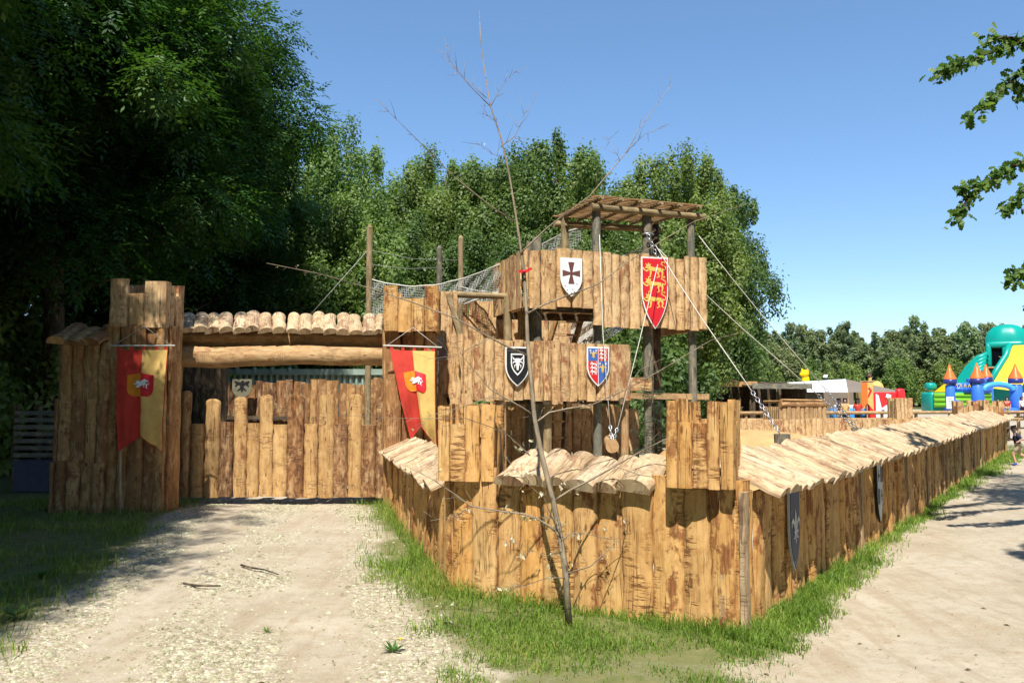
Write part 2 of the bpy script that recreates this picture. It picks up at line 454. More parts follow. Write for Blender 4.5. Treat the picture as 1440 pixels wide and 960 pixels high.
M['mid_leaf'] = leafmat('poplar_leaf', [(0, (0.07, 0.11, 0.03)), (0.5, (0.155, 0.225, 0.066)), (1, (0.275, 0.335, 0.13))], 0.45)
M['haze_leaf'] = leafmat('hazed_forest_leaf', [(0, (0.12, 0.15, 0.08)), (0.5, (0.19, 0.23, 0.12)), (1, (0.27, 0.31, 0.17))], 0.4)  # greyed, lightened greens stand in for distance haze
M['oak_leaf'] = leafmat('oak_leaf', [(0, (0.04, 0.09, 0.02)), (0.5, (0.09, 0.18, 0.035)), (1, (0.18, 0.28, 0.08))], 0.45)
M['spruce'] = leafmat('spruce_needle', [(0, (0.015, 0.04, 0.02)), (1, (0.05, 0.10, 0.045))], 0.15)
M['grass'] = leafmat('grass_blade', [(0, (0.10, 0.18, 0.03)), (0.55, (0.19, 0.31, 0.06)), (0.85, (0.30, 0.39, 0.10)), (1, (0.40, 0.35, 0.16))], 0.4)
M['dandelion'] = leafmat('rosette_leaf', [(0, (0.05, 0.12, 0.02)), (1, (0.12, 0.22, 0.04))], 0.3)
M['stone'] = leafmat('limestone_chip', [(0, (0.27, 0.21, 0.14)), (0.5, (0.45, 0.375, 0.27)), (1, (0.62, 0.55, 0.43))], 0.0, 0.9, 0.2)

def earth():
    m, nt = new_mat('earth'); b = NB(nt)
    pos = b.n('ShaderNodeNewGeometry').outputs['Position']
    gr = b.n('ShaderNodeAttribute', attribute_name='grass').outputs['Fac']
    gv = b.n('ShaderNodeAttribute', attribute_name='gravel').outputs['Fac']
    n1 = b.noise(pos, 0.9, 5); n2 = b.noise(pos, 7, 6, 0.65); n3 = b.noise(pos, 55, 4, 0.7)
    dirt = b.mix(b.ramp(n1, [(.35, 0.), (.65, 1.)]), (0.375, 0.315, 0.225), (0.475, 0.415, 0.315))
    dirt = b.mix(b.ramp(n2, [(.45, 0.), (.75, .7)]), dirt, (0.30, 0.225, 0.14))
    dirt = b.mix(b.ramp(n3, [(.5, 0.), (.72, .5)]), dirt, (0.56, 0.48, 0.36))
    ws = b.n('ShaderNodeMapping'); ws.inputs['Rotation'].default_value = (0, 0, 0.6); ws.inputs['Scale'].default_value = (5.5, .7, 1); b.l(pos, ws.inputs[0])
    n4 = b.noise(ws.outputs[0], 1, 5, .62); n5 = b.noise(pos, 16, 5, .72)
    dirt = b.mix(b.ramp(n4, [(.50, 0.), (.66, .55)]), dirt, (0.33, 0.255, 0.17))
    dirt = b.mix(b.ramp(n5, [(.60, 0.), (.68, .7)]), dirt, (0.235, 0.17, 0.105))
    dirt = b.mix(b.ramp(n5, [(.26, .6), (.36, 0.)]), dirt, (0.66, 0.60, 0.50))
    vo = b.n('ShaderNodeTexVoronoi'); b.l(pos, vo.inputs['Vector']); vo.inputs['Scale'].default_value = 24
    cs = b.n('ShaderNodeSeparateColor'); b.l(vo.outputs['Color'], cs.inputs[0])
    grav = b.ramp(cs.outputs[0], [(0, (0.36, 0.30, 0.215)), (.5, (0.50, 0.43, 0.32)), (1, (0.64, 0.58, 0.47))])
    gapm = b.ramp(vo.outputs['Distance'], [(0.25, 0.0), (0.6, 1.0)])
    grav = b.mix(b.math('MULTIPLY', gapm, 0.5), grav, (0.30, 0.235, 0.15))
    gm = b.math('MULTIPLY', b.math('SUBTRACT', b.math('ADD', gv, b.math('MULTIPLY', n2, 0.8)), 0.85), 4, True)
    col = b.mix(gm, dirt, grav)
    gcol = b.mix(b.ramp(n2, [(.35, 0.), (.65, 1.)]), (0.11, 0.135, 0.04), (0.20, 0.19, 0.08))
    gcol = b.mix(b.ramp(n3, [(.5, 0.), (.7, .6)]), gcol, (0.22, 0.185, 0.10))
    gs = b.math('MULTIPLY', b.math('SUBTRACT', b.math('ADD', gr, b.math('MULTIPLY', b.math('ADD', n2, n3), 0.4)), 0.75), 3.5, True)
    col = b.mix(gs, col, gcol)
    h = b.math('ADD', b.math('MULTIPLY', n2, 0.5), b.math('MULTIPLY', n3, 0.35))
    h = b.math('ADD', h, b.math('MULTIPLY', gm, b.math('SUBTRACT', 0.7, vo.outputs['Distance'])))
    p = b.principled(col, 0.95, h, 0.8, 0.03, 0.1); b.out(p.outputs[0]); return m
M['earth'] = earth()
# ------------------------------------------------------------------ ground
A_ = V(-0.50, 7.26, 0); B_ = V(1.587, 5.99, 0); C_ = V(-1.78, 12.35, 0); D_ = V(14.3, 24.3, 0)   # corners of the low outer wall
def seg_dist(x, y, p, q):
    dx, dy = q[0] - p[0], q[1] - p[1]
    t = np.clip(((x - p[0]) * dx + (y - p[1]) * dy) / (dx * dx + dy * dy), 0, 1)
    return np.hypot(x - p[0] - t * dx, y - p[1] - t * dy)
def side(x, y, p, q):       # >0 on the left of p->q
    return (q[0] - p[0]) * (y - p[1]) - (q[1] - p[1]) * (x - p[0])
def poly_x(pts, y):
    ys = [p[1] for p in pts]; xs = [p[0] for p in pts]
    return np.interp(y, ys, xs)
dl = [G(*p)[:2] for p in ((-60, 960), (0, 893), (90, 838), (165, 790), (215, 752), (240, 722), (262, 712))]
dr = [G(*p)[:2] for p in ((655, 960), (625, 905), (590, 850), (560, 795), (535, 745), (522, 716), (518, 706))]
dl = [(dl[0][0] + .6, 0)] + dl + [(-4.6, 30)]; dr = [(dr[0][0] + .25, 0)] + dr + [(-2.0, 30)]
pl = [G(*p)[:2] for p in ((1068, 960), (1062, 905), (1120, 850), (1190, 800), (1255, 750), (1320, 703), (1415, 648))]
pl = [(p[0] + .14, p[1]) for p in pl]
pl = [(1.5, 0)] + pl + [(23.0, 32.0), (60, 80)]
def masks(x, y):
    e = (fbm(x * 1.3, y * 1.3) - .5) * 0.75 + (fbm(x * 6, y * 6, 2) - .5) * 0.25
    d_drive = np.minimum(x - poly_x(dl, y), poly_x(dr, y) - x) + e * 0.7       # >0 inside
    d_drive = np.where(y > 40, -5, d_drive)
    d_path = x - poly_x(pl, y) + e * 0.8
    d_path = np.where((y > 60), -5, d_path)
    d_path = np.minimum(d_path, poly_x(pl, y) + 4.2 + 0.03 * y + e * 1.5 - x)
    inside = (side(x, y, A_, B_) > 0) & (side(x, y, B_, D_) > 0) & (side(x, y, C_, A_) > 0) & (y < 26)   # the courtyard
    sm = lambda d, w: np.clip(d / w + 0.5, 0, 1)
    bare = np.maximum(np.maximum(sm(d_drive, .7), sm(d_path, .5)), np.where(inside, 1.0, 0.0))
    far_yard = np.clip((y - 25) / 4, 0, 1) * np.clip((95 - y) / 10, 0, 1) * np.clip((x - 1.0) / 4, 0, 1) * (fbm(x * .2, y * .2) > .38)
    bare = np.maximum(bare, far_yard * .8)
    thin = (1 - sm(np.hypot((x - .75) / 1.6, (y - 4.9) / .8) - 1, .7)) * 0.38        # worn patch in the foreground grass
    grass = np.clip((1 - bare) - thin * (fbm(x * 3, y * 3) > .4), 0, 1)
    gravel = sm(d_drive, .5) * np.clip(0.36 + 1.3 * (fbm(x * 1.1 + 5, y * .9) - .33) + .35 * np.exp(-np.abs(x - poly_x(dl, y)) / .5)
                                       + .25 * np.exp(-np.abs(x - poly_x(dr, y)) / .4), 0, 1)
    fr_ = (x - poly_x(dl, y)) / np.maximum(.5, poly_x(dr, y) - poly_x(dl, y)) + (fbm(y * .6, x * .2) - .5) * .10
    trk = np.exp(-((fr_ - .27) / .085) ** 2) + np.exp(-((fr_ - .72) / .085) ** 2)
    gravel = gravel * (1 - .75 * np.clip(trk, 0, 1) * (.5 + fbm(x * 2.2, y * .8)))
    return grass, gravel, d_drive, d_path, inside
def height(x, y):
    h = (fbm(x * .5, y * .5, 3) - .5) * 0.10 + (fbm(x * 2.5, y * 2.5, 3) - .5) * 0.035
    return h - 0.0
def axis_coords(lo, hi, step, far, g=1.13):
    c = list(np.arange(lo, hi + 1e-6, step))
    s = step; p = hi
    while p < far[1]:
        s *= g; p += s; c.append(p)
    s = step; p = lo
    while p > far[0]:
        s *= g; p -= s; c.insert(0, p)
    return np.array(c)
gx = axis_coords(-8, 9, 0.11, (-400, 400)); gy = axis_coords(3.6, 18, 0.11, (-120, 600))
X, Y = np.meshgrid(gx, gy)
GRS, GRV, DD, DP, INS = masks(X, Y)
Z = height(X, Y) * np.clip(1 - (np.hypot(X, Y) - 25) / 40, 0, 1)
nx, ny = len(gx), len(gy)
idx = np.arange(nx * ny).reshape(ny, nx)
quad = np.stack([idx[:-1, :-1], idx[:-1, 1:], idx[1:, 1:], idx[1:, :-1]], -1).reshape(-1, 4)
cm = lambda A: (A[:-1, :-1] + A[1:, 1:]).reshape(-1) / 2
which = np.where(cm(DD) > 0, 1, np.where(cm(DP) > 0, 2, 0))
pts = np.stack([X, Y, Z], -1).reshape(-1, 3)
for k, nm in ((0, 'ground'), (1, 'gravel_drive'), (2, 'dirt_path')):
    q = quad[which == k]
    u, inv = np.unique(q, return_inverse=True)
    me = arrays_mesh(nm, pts[u], inv.reshape(-1, 4), M['earth'], True,
                     {'grass': GRS.reshape(-1)[u], 'gravel': GRV.reshape(-1)[u]})
    o = obj(nm, me)
    tag(o, {'ground': 'grassy and sandy ground around the wooden fort', 'gravel_drive': 'pale gravel drive leading to the wooden gate',
            'dirt_path': 'pale trodden dirt path along the long low wall'}[k and nm or nm], {'ground': 'ground', 'gravel_drive': 'drive', 'dirt_path': 'path'}[nm], kind='structure')

def hz(x, y):
    return height(np.asarray(x, float), np.asarray(y, float))

# stones on the drive
def stones(n):
    y = 4.3 + 9.2 * NP.rand(n * 5) ** 1.5
    x = poly_x(dl, y) - .2 + NP.rand(n * 5) * (poly_x(dr, y) - poly_x(dl, y) + .5)
    g, gv, dd, dp, ins = masks(x, y)
    keep = (NP.rand(n * 5) < np.clip(gv * 1.7 - .50, 0.03, 1)) & (dd > -.25)
    x, y = x[keep][:n], y[keep][:n]
    n = len(x)
    r = 0.005 + 0.015 * NP.rand(n) ** 3 + (NP.rand(n) < .025) * .016
    base = np.array([(1, 0, 0), (.3, .95, .1), (-.8, .6, 0), (-.9, -.5, .1), (.2, -1, 0), (.35, .2, .75), (-.4, .1, .7), (-.05, -.45, .72)], float)
    fc = np.array([(0, 1, 5), (1, 2, 6), (1, 6, 5), (2, 3, 6), (3, 7, 6), (3, 4, 7), (4, 0, 7), (0, 5, 7), (5, 6, 7)])
    th = NP.rand(n) * 6.28; c, s = np.cos(th), np.sin(th)
    b = base[None] * (1 + .35 * (NP.rand(n, 8, 3) - .5))
    b = b * np.stack([np.ones(n), .6 + .4 * NP.rand(n), .45 + .45 * NP.rand(n)], -1)[:, None, :] * r[:, None, None]
    vx = b[..., 0] * c[:, None] - b[..., 1] * s[:, None] + x[:, None]
    vy = b[..., 0] * s[:, None] + b[..., 1] * c[:, None] + y[:, None]
    vz = b[..., 2] + hz(x, y)[:, None]
    v = np.stack([vx, vy, vz], -1).reshape(-1, 3)
    f = (fc[None] + (np.arange(n) * 8)[:, None, None]).reshape(-1, 3)
    return arrays_mesh('gravel', v, f, M['stone'], False, {'rnd': np.repeat(NP.rand(n), 8)})
tag(obj('gravel', stones(24000)), 'loose pale limestone chips scattered over the drive', 'gravel', kind='stuff')

# leaf and twig litter
def litter(n):
    x = -6 + 15 * NP.rand(n); y = 4.3 + 12 * NP.rand(n) ** 1.4
    g, gv, dd, dp, ins = masks(x, y)
    k = (~ins) & (NP.rand(n) < .35 + .4 * fbm(x * 1.2, y * 1.2)); x, y = x[k], y[k]; n = len(x)
    th = NP.rand(n) * 6.28; L = .006 + .020 * NP.rand(n) ** 2; Wd = L * (.08 + .5 * NP.rand(n) ** 2); z = hz(x, y) + .004
    c, s = np.cos(th), np.sin(th); tl = NP.rand(n) * .4 * L
    p = lambda a, b, zz: np.stack([x + a * c - b * s, y + a * s + b * c, z + zz], -1)
    v = np.stack([p(-L, 0, 0), p(0, -Wd, tl), p(L, 0, tl * .3), p(0, Wd, tl)], 1).reshape(-1, 3)
    return arrays_mesh('leaf_litter', v, np.arange(n * 4).reshape(-1, 4), M['litter'], False, {'rnd': np.repeat(NP.rand(n), 4)})
tag(obj('leaf_litter', litter(5200)), 'bits of dry leaf and twig strewn over the drive, verge and path', 'leaf litter', kind='stuff')

# grass
def grass_mesh(x, y, hgt, wid, name='grass'):
    n = len(x)
    th = NP.rand(n) * 6.283
    lean = (0.25 + .75 * NP.rand(n)) * hgt * .8
    lx, ly = np.cos(th) * lean, np.sin(th) * lean
    px, py = -np.sin(th + NP.randn(n) * .7) * wid / 2, np.cos(th + NP.randn(n) * .7) * wid / 2
    z = hz(x, y) - .01
    b = np.stack([x, y, z], -1); p = np.stack([px, py, np.zeros(n)], -1)
    m = b + np.stack([lx * .35, ly * .35, hgt * .6], -1); t = b + np.stack([lx, ly, hgt * (.95 - .25 * NP.rand(n))], -1)
    v = np.stack([b - p, b + p, m + p * .75, m - p * .75, t], 1).reshape(-1, 3)
    k = (np.arange(n) * 5)[:, None]
    q = np.concatenate([k + np.array([[0, 1, 2, 3]])], 0)
    tri = np.concatenate([k + 3, k + 2, k + 4, k + 4], 1)
    f = np.concatenate([q, tri], 0)
    rn = np.clip(NP.rand(n) * .8 + (fbm(x * 1.7, y * 1.7) - .5) * .9 + (NP.rand(n) < .04) * .5, 0, 1)
    me = bpy.data.meshes.new(name)
    fl = [tuple(r) for r in q.tolist()] + [(a, b_, c) for a, b_, c, d in tri.tolist()]
    me.from_pydata(v.tolist(), [], fl)
    at = me.attributes.new('rnd', 'FLOAT', 'POINT'); at.data.foreach_set('value', np.repeat(rn, 5).astype(np.float32))
    me.materials.append(M['grass']); me.update()
    return me
def scatter(n, x0, x1, y0, y1, hmin, hmax, w, pw=1.0, near_wall=0.0):
    x = x0 + (x1 - x0) * NP.rand(n); y = y0 + (y1 - y0) * NP.rand(n) ** pw
    g, gv, dd, dp, ins = masks(x, y)
    d = np.minimum(np.minimum(seg_dist(x, y, A_, B_), seg_dist(x, y, B_, D_)), seg_dist(x, y, A_, C_))
    tuft = fbm(x * 2.6 + 3, y * 2.6)
    pr = np.clip(g * 1.1 - .05, 0, 1) * np.clip((tuft - .32) * 3.2, .06, 1)
    pr = np.maximum(pr, (d < .16) * .9 * (1 - ins * 1.0) * (y < 26))
    pr = np.where(ins & (d > .05), 0, pr)
    k = NP.rand(n) < pr
    x, y, d, tuft = x[k], y[k], d[k], tuft[k]
    hg = (hmin + (hmax - hmin) * NP.rand(len(x)) ** 1.5) * (.55 + .9 * np.clip(tuft, 0, 1)) * (1 + 1.0 * np.exp(-(d / .22) ** 2))
    return x, y, hg, np.full(len(x), w) * (.7 + .6 * NP.rand(len(x)))
def strip(n, p, q, out, w0, w1, hmin, hmax, w, pw=1.0):
    s = NP.rand(n) ** pw; d = w0 + (w1 - w0) * NP.rand(n)
    x = p[0] + (q[0] - p[0]) * s + out[0] * d; y = p[1] + (q[1] - p[1]) * s + out[1] * d
    g, gv, dd, dp, ins = masks(x, y); tuft = fbm(x * 3.1, y * 3.1)
    k = NP.rand(n) < np.clip(np.maximum(g, (d < .2) * .9) * (.25 + 1.3 * tuft), 0, 1)
    x, y, tuft, d, s = x[k], y[k], tuft[k], d[k], s[k]
    hg = (hmin + (hmax - hmin) * NP.rand(len(x)) ** 1.5) * (.5 + .9 * tuft) * (1 + .8 * np.exp(-(d / .15) ** 2))
    return x, y, hg, w * (.7 + .6 * NP.rand(len(x))) * (1 + 1.2 * s)
_uL = (D_ - B_) / np.linalg.norm(D_ - B_); _nL = V(_uL[1], -_uL[0], 0)
sets = [strip(70000, B_ - _uL * .2, D_, _nL, .0, 1.1, .035, .105, .007, 1.7),
        scatter(190000, -2.2, 3.2, 4.4, 9, .018, .085, .006, 1.25),
        scatter(34000, -3.2, -.3, 6.5, 13, .05, .15, .006),
        scatter(80000, -10, -2.5, 4.6, 13.5, .05, .15, .007, 1.2),
        scatter(9000, 7, 17.5, 13, 26.5, .06, .16, .013)]
xs, ys, hs, ws = (np.concatenate([s[i] for s in sets]) for i in range(4))
tag(obj('grass', grass_mesh(xs, ys, hs, ws)), 'green grass and weeds growing along the walls and the drive', 'grass', kind='stuff')
# ------------------------------------------------------------------ timber building blocks
UP = V(0, 0, 1)
def plank_row(mb, p0, p1, out, z0, ztop, wmin, wmax, thick, rnd=0.55, jit=0.012, gap=0.004, wob=0.01, top=0.0, tilt=0.012, rand_top=0.02, zj=0.0, taper=0.0, yaw=.10):
    """upright planks from p0 to p1; ztop a number or f(q)"""
    p0, p1 = np.asarray(p0, float), np.asarray(p1, float)
    L = np.linalg.norm((p1 - p0)[:2]); u = nrm(p1 - p0); x = 0.0
    while x < L - 0.02:
        w = R.uniform(wmin, wmax)
        if L - x - w < wmin * .6: w = L - x
        q = (x + w / 2) / L
        zt = ztop(q) if callable(ztop) else ztop
        zt += R.uniform(-rand_top, rand_top)
        base = p0 + (p1 - p0) * q + np.asarray(out) * R.uniform(-jit, jit)
        zb = (z0(q) if callable(z0) else z0) + R.uniform(-zj, zj)
        base[2] += zb
        ax = nrm(UP + u * R.uniform(-tilt, tilt) + np.asarray(out) * R.uniform(-tilt, tilt))
        o = nrm(np.asarray(out) + u * R.uniform(-yaw, yaw))
        slab(mb, base, ax, o, w - gap + R.uniform(0, .014), thick * R.uniform(.75, 1.2), zt - zb, rnd, wob, top=(w * .35 if R.random() < top else 0), taper=taper)
        x += w
def roof_row(mb, e0, e1, r0, r1, wmin, wmax, thick, ext=0.05, jit=0.03):
    """slabs laid side by side from the eave line e0-e1 up to the ridge line r0-r1, bark side up"""
    L = np.linalg.norm(e1 - e0); x = 0
    u = nrm(e1 - e0)
    while x < L - .03:
        w = R.uniform(wmin, wmax)
        if L - x - w < wmin * .6: w = L - x
        q = min(1, (x + w / 2) / L)
        e = e0 + (e1 - e0) * q; r = r0 + (r1 - r0) * q
        d = r - e; a = nrm(d); o = nrm(np.cross(u, a))
        if o[2] < 0: o = -o
        a = nrm(a + u * R.uniform(-.05, .05))
        st = e - a * (ext * R.uniform(.3, 1.3)) + o * R.uniform(-.012, .02)
        o = nrm(o + u * R.uniform(-.12, .12))
        slab(mb, st, a, o, w * R.uniform(1.0, 1.14), thick * R.uniform(.75, 1.25), np.linalg.norm(d) + ext + R.uniform(-jit, jit), 0.9, 0.012, seg=7)
        x += w

# ------------------------------------------------------------------ low outer wall
def perp(u): return V(u[1], -u[0], 0)           # right-hand normal of a direction
def low_wall(name, label, p, q, out, z_eave, z_ridge, eave_out, ridge_in, wp, wr, thr, posts, trim0=0, trim1=0, thp=.045, yaw=.10):
    t = thing(name, label, 'wall', p)
    u = nrm(q - p); LL = np.linalg.norm(q - p)
    mb = MB()
    plank_row(mb, p, q, out, -0.05, lambda s: z_eave + 0.02 + (.10 if s * LL < trim0 or s * LL > LL - trim1 else 0), wp[0], wp[1], thp, .65, jit=.018, wob=.007, tilt=.02, top=0.0, yaw=yaw)
    mb.build('plank_facing', M['plank'], t)
    mb = MB()
    L = np.linalg.norm(q - p)
    n = max(2, int(L / 1.6) + 1)
    for i in range(n):
        c = p + (q - p) * (i / (n - 1)) - out * .10
        mb = MB(); log(mb, c + UP * -.1, c + UP * (z_ridge - .12), .045, n=8); mb.build('back_post', M['log'], t)
    for z in (.3, z_eave - .12):
        mb = MB(); bar(mb, p - out * .03 + UP * z, q - out * .03 + UP * z, .09, .04, out); mb.build('back_rail', M['log'], t)
    mb = MB()
    e0 = p + out * eave_out + UP * z_eave + u * trim0; e1 = q + out * eave_out + UP * z_eave - u * trim1
    r0 = p - out * ridge_in + UP * z_ridge + u * trim0; r1 = q - out * ridge_in + UP * z_ridge - u * trim1
    roof_row(mb, e0, e1, r0, r1, wr[0], wr[1], thr)
    mb.build('slab_roof', M['roof'], t)
    if posts:
        for s in posts:
            b = MB(); c = p + u * s + out * .06
            slab(b, c + UP * -.02, UP, out, R.uniform(.05, .08), .03, z_eave * R.uniform(.9, 1.0), .1, .004)
            b.build('batten', M['batten'], t)
    return t
uF = nrm(B_ - A_); nF = V(uF[1], -uF[0], 0);  nF = nF if nF[1] < 0 else -nF
uL = nrm(D_ - B_); nL = V(uL[1], -uL[0], 0);  nL = nL if nL[0] > 0 else -nL
uW = nrm(A_ - C_); nW = V(uW[1], -uW[0], 0);  nW = nW if nW[0] < 0 else -nW
low_wall('low_front_wall', 'short front wall of peeled planks under broad rounded roof slabs, behind the bare sapling', A_, B_, nF, .97, 1.125, .10, .33, (.19, .29), (.20, .27), .085, [], .50, .60)
low_wall('low_side_wall', 'long low plank wall running beside the dirt path under a ribbed slab roof', B_, D_, nL, .97, 1.19, .25, .33, (.12, .22), (.13, .22), .055,
         [3.6, 6.3, 7.9, 9.6, 12.2, 15.2], .20, 0, .06, .28)
low_wall('low_drive_wall', 'short low plank wall with slab roof between the drive and the front corner turret', C_, A_, nW, .84, 1.03, .13, .30, (.14, .22), (.10, .17), .045, [], 0, .32)
# corner batten
mb = MB(); slab(mb, B_ + nL * .055 - uF * .02 + uL * .03 + UP * -.02, UP, nL, .085, .045, 1.02, .1, .005)
tag(mb.build('corner_post', M['batten'], None, B_), 'pale upright corner post where the front wall meets the path wall', 'post')

# ------------------------------------------------------------------ turrets
def turret(name, label, c, u, w, d, zb, zt, notch, mat, front, group, wob=.004, th=.04):
    """open box of planks with merlons at the corners. front = [(width share, full height?)]"""
    u = nrm(u); n = V(u[1], -u[0], 0); n = n if n[1] < 0 else -n
    t = thing(name, label, 'turret', c + UP * zb, group)
    for fi, (fu, fn, fw, fd) in enumerate(((u, n, w, d), (u, -n, w, d), (n, u, d, w), (n, -u, d, w))):
        mb = MB()
        spec = front if fi == 0 else [(.26, 1), (.24, 0), (.24, 0), (.26, 1)]
        if fi == 1: spec = front[::-1]
        x = -fw / 2
        tot = sum(s[0] for s in spec)
        for s, full in spec:
            ww = fw * s / tot
            p = c + fu * (x + ww / 2) + fn * (fd / 2 - (th if fi > 1 else 0)) + UP * (zb + R.uniform(-.012, .008))
            hgt = zt - zb - (0 if full else notch) + R.uniform(-.012, .012)
            slab(mb, p, nrm(UP + fu * R.uniform(-.015, .015)), nrm(fn + fu * R.uniform(-.06, .06)), ww - .004, th * R.uniform(.8, 1.25), hgt, .45, wob)
            x += ww
        mb.build('plank_side', mat, t)
    for z in (zb + .06, zt - notch - .08):
        for sgn in (-1, 1):
            mb = MB(); bar(mb, c + n * sgn * (d / 2 - .03) - u * (w / 2 - .05) + UP * z, c + n * sgn * (d / 2 - .03) + u * (w / 2 - .05) + UP * z, .05, .05); mb.build('inner_rail', M['log'], t)
    mb = MB()
    box(mb, c + UP * (zb + .10), u * (w / 2 - .03), n * (d / 2 - .03), UP * .015)
    mb.build('floor_board', M['log'], t)
    return t
uB = nrm(V(.94, -.35, 0)); cB = W(984, 620, 5.97); cB[2] = 0; cB = cB + V(-uB[1], uB[0], 0) * .23
turret('corner_turret', 'open plank turret with two merlons at the nearest corner of the low wall', cB, uB, .475, .46, 1.03, 1.65, .155, M['plank'],
       [(.17, 1), (.22, 0), (.22, 0), (.19, 1), (.20, 1)], 'small plank turrets on the low wall')
uA = nrm(V(.97, -.18, 0)); cA = W(656, 620, 7.06); cA[2] = 0; cA = cA + V(-uA[1], uA[0], 0) * .21
turret('corner_turret', 'plank turret with dark bark stains where the front wall meets the drive wall', cA, uA, .49, .42, .975, 1.61, .17, M['plank'],
       [(.22, 1), (.27, 0), (.26, 1), (.25, 1)], 'small plank turrets on the low wall')
for k, (px, Yd, lab) in enumerate(((1363, 22.6, 'small plank turret near the far end of the path wall, before the blue bouncy castle'),
                                   (1399, 23.6, 'last small plank turret closing the far end of the path wall'))):
    c = W(px, 575, Yd); c[2] = 0
    turret('corner_turret', lab, c - nL * .1, nrm(uF + V(.1, .3, 0)), .52, .46, .98, 1.50, .14, M['fort'], [(.3, 1), (.22, 0), (.22, 0), (.28, 1)], 'small plank turrets on the low wall')

# ------------------------------------------------------------------ gate
YG = 13.0
gl, gr_ = W(232, 700, YG), W(552, 700, YG); gl[2] = gr_[2] = 0
uG = nrm(gr_ - gl); nG = V(0, -1, 0)
gate = thing('wooden_gate', 'wide plank gate with alternating tall and short pickets across the drive', 'gate', (gl + gr_) / 2)
mb = MB()
px_edges = [(234, 252, 505), (252, 266, 548), (267, 286, 594), (287, 307, 560), (307, 327, 594), (328, 346, 557), (346, 363, 595), (364, 383, 555), (383, 403, 596), (403, 427, 553), (427, 446, 596),
            (447, 469, 553), (468, 489, 597), (489, 508, 554), (508, 528, 597), (528, 550, 556)]
for a, b_, ytop in px_edges:
    p = W((a + b_) / 2, 700, YG); w = (b_ - a - .3) / FPX * YG
    zt = W((a + b_) / 2, ytop, YG)[2] + R.uniform(-.02, .02)
    bk = a in (403, 468, 508, 528, 307); mq_ = MB() if bk else mb
    slab(mq_, V(p[0], YG + R.uniform(-.01, .01), .105 + R.uniform(-.012, .012)), nrm(UP + V(R.uniform(-.008, .008), 0, 0)), nrm(nG + V(R.uniform(-.1, .1), 0, 0)), w, .07 * R.uniform(.8, 1.2), zt - .105, .85, .007,
         top=.06 if ytop < 570 and R.random() < .5 else 0)
    if bk: tag(mq_.build('bark_picket', M['bark_and_shade'], gate), 'darker picket with its bark left on')
mb.build('pale_pickets', M['picket'], gate)
mb = MB()
for z in (.35, 1.15):
    bar(mb, gl + V(0, .04, z), gr_ + V(0, .04, z), .12, .06, (0, 1, 0))
bar(mb, gl + V(.1, .075, .3), gr_ + V(-.1, .075, 1.15), .12, .04, (0, 1, 0))
mb.build('back_rail', M['log'], gate)
mb = MB()
for z in (.35, 1.15):
    mb = MB(); log(mb, gr_ + V(-.03, -.03, z - .08), gr_ + V(-.03, -.03, z + .08), .02, n=8, wob=0); mb.build('hinge', M['steel'], gate)

lin = thing('gate_lintel', 'peeled log lintel with a row of rounded slabs over the gate', 'lintel', W(400, 490, YG - .2))
mb = MB(); log(mb, W(252, 501, YG - .10), W(556, 500, YG - .10), .155, .15, 16, .07); mb.build('lower_log', M['log'], lin)
mb = MB(); log(mb, W(240, 477, YG + .10), W(560, 479, YG + .10), .13, .125, 14, .06); mb.build('upper_log', M['log'], lin)
mb = MB()
roof_row(mb, W(256, 466, YG - .22), W(538, 470, YG - .22), W(256, 446, YG + .36), W(538, 448, YG + .36), .185, .215, .085, .03, .02)
mb.build('slab_roof', M['roof'], lin)

def gate_tower(name, label, c, w, d, ztop, wmin, wmax, mat, tiers, rt=0.03):
    t = thing(name, label, 'tower', c)
    u, n = V(1, 0, 0), V(0, -1, 0)
    for fi, (fu, fn, fw, fd) in enumerate(((u, n, w, d), (n, u, d, w), (n, -u, d, w), (u, -n, w, d))):
        mb = MB()
        z0 = -.05
        for zt, off in tiers:
            a = c - fu * (fw / 2) + fn * (fd / 2 - .02 + off); b_ = c + fu * (fw / 2) + fn * (fd / 2 - .02 + off)
            plank_row(mb, a, b_, fn, z0, zt, wmin, wmax, .06, .65, jit=.02, tilt=.015, rand_top=rt)
            z0 = zt - .05
        mb.build('plank_side', mat, t)
    return t
cl = V(-5.40, 12.20, 0)
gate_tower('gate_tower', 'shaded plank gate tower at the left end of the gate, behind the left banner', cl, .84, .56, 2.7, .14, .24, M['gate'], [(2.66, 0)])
turret('tower_battlement', 'battlement box on the shaded left gate tower', cl + V(.02, .04, 0), V(1, .03, 0), .80, .66, W(200, 460, 11.9)[2], W(200, 394, 11.9)[2], .2, M['fort'],
       [(.33, 1), (.29, 0), (.38, 1)], 'battlements on the gate towers', th=.05)
crr = V(-1.50, 12.55, 0)
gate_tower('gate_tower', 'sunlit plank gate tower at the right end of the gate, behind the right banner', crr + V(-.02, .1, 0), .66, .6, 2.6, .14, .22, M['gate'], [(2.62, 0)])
turret('tower_battlement', 'battlement box on the sunlit right gate tower', crr, V(1, .05, 0), .80, .72, W(577, 466, 12.2)[2], W(577, 403, 12.2)[2], .17, M['plank'],
       [(.26, 1), (.25, 0), (.24, 0), (.25, 1)], 'battlements on the gate towers', th=.05)
# jamb planks between the right tower and the gate
mb = MB()
plank_row(mb, W(545, 700, 12.86) * V(1, 1, 0), W(566, 700, 12.86) * V(1, 1, 0), nG, -.03, 2.05, .1, .14, .045, .5)
tag(mb.build('gate_jamb', M['gate'], None, W(550, 700, 12.86) * V(1, 1, 0)), 'narrow orange jamb planks between the gate and the right gate tower', 'jamb')
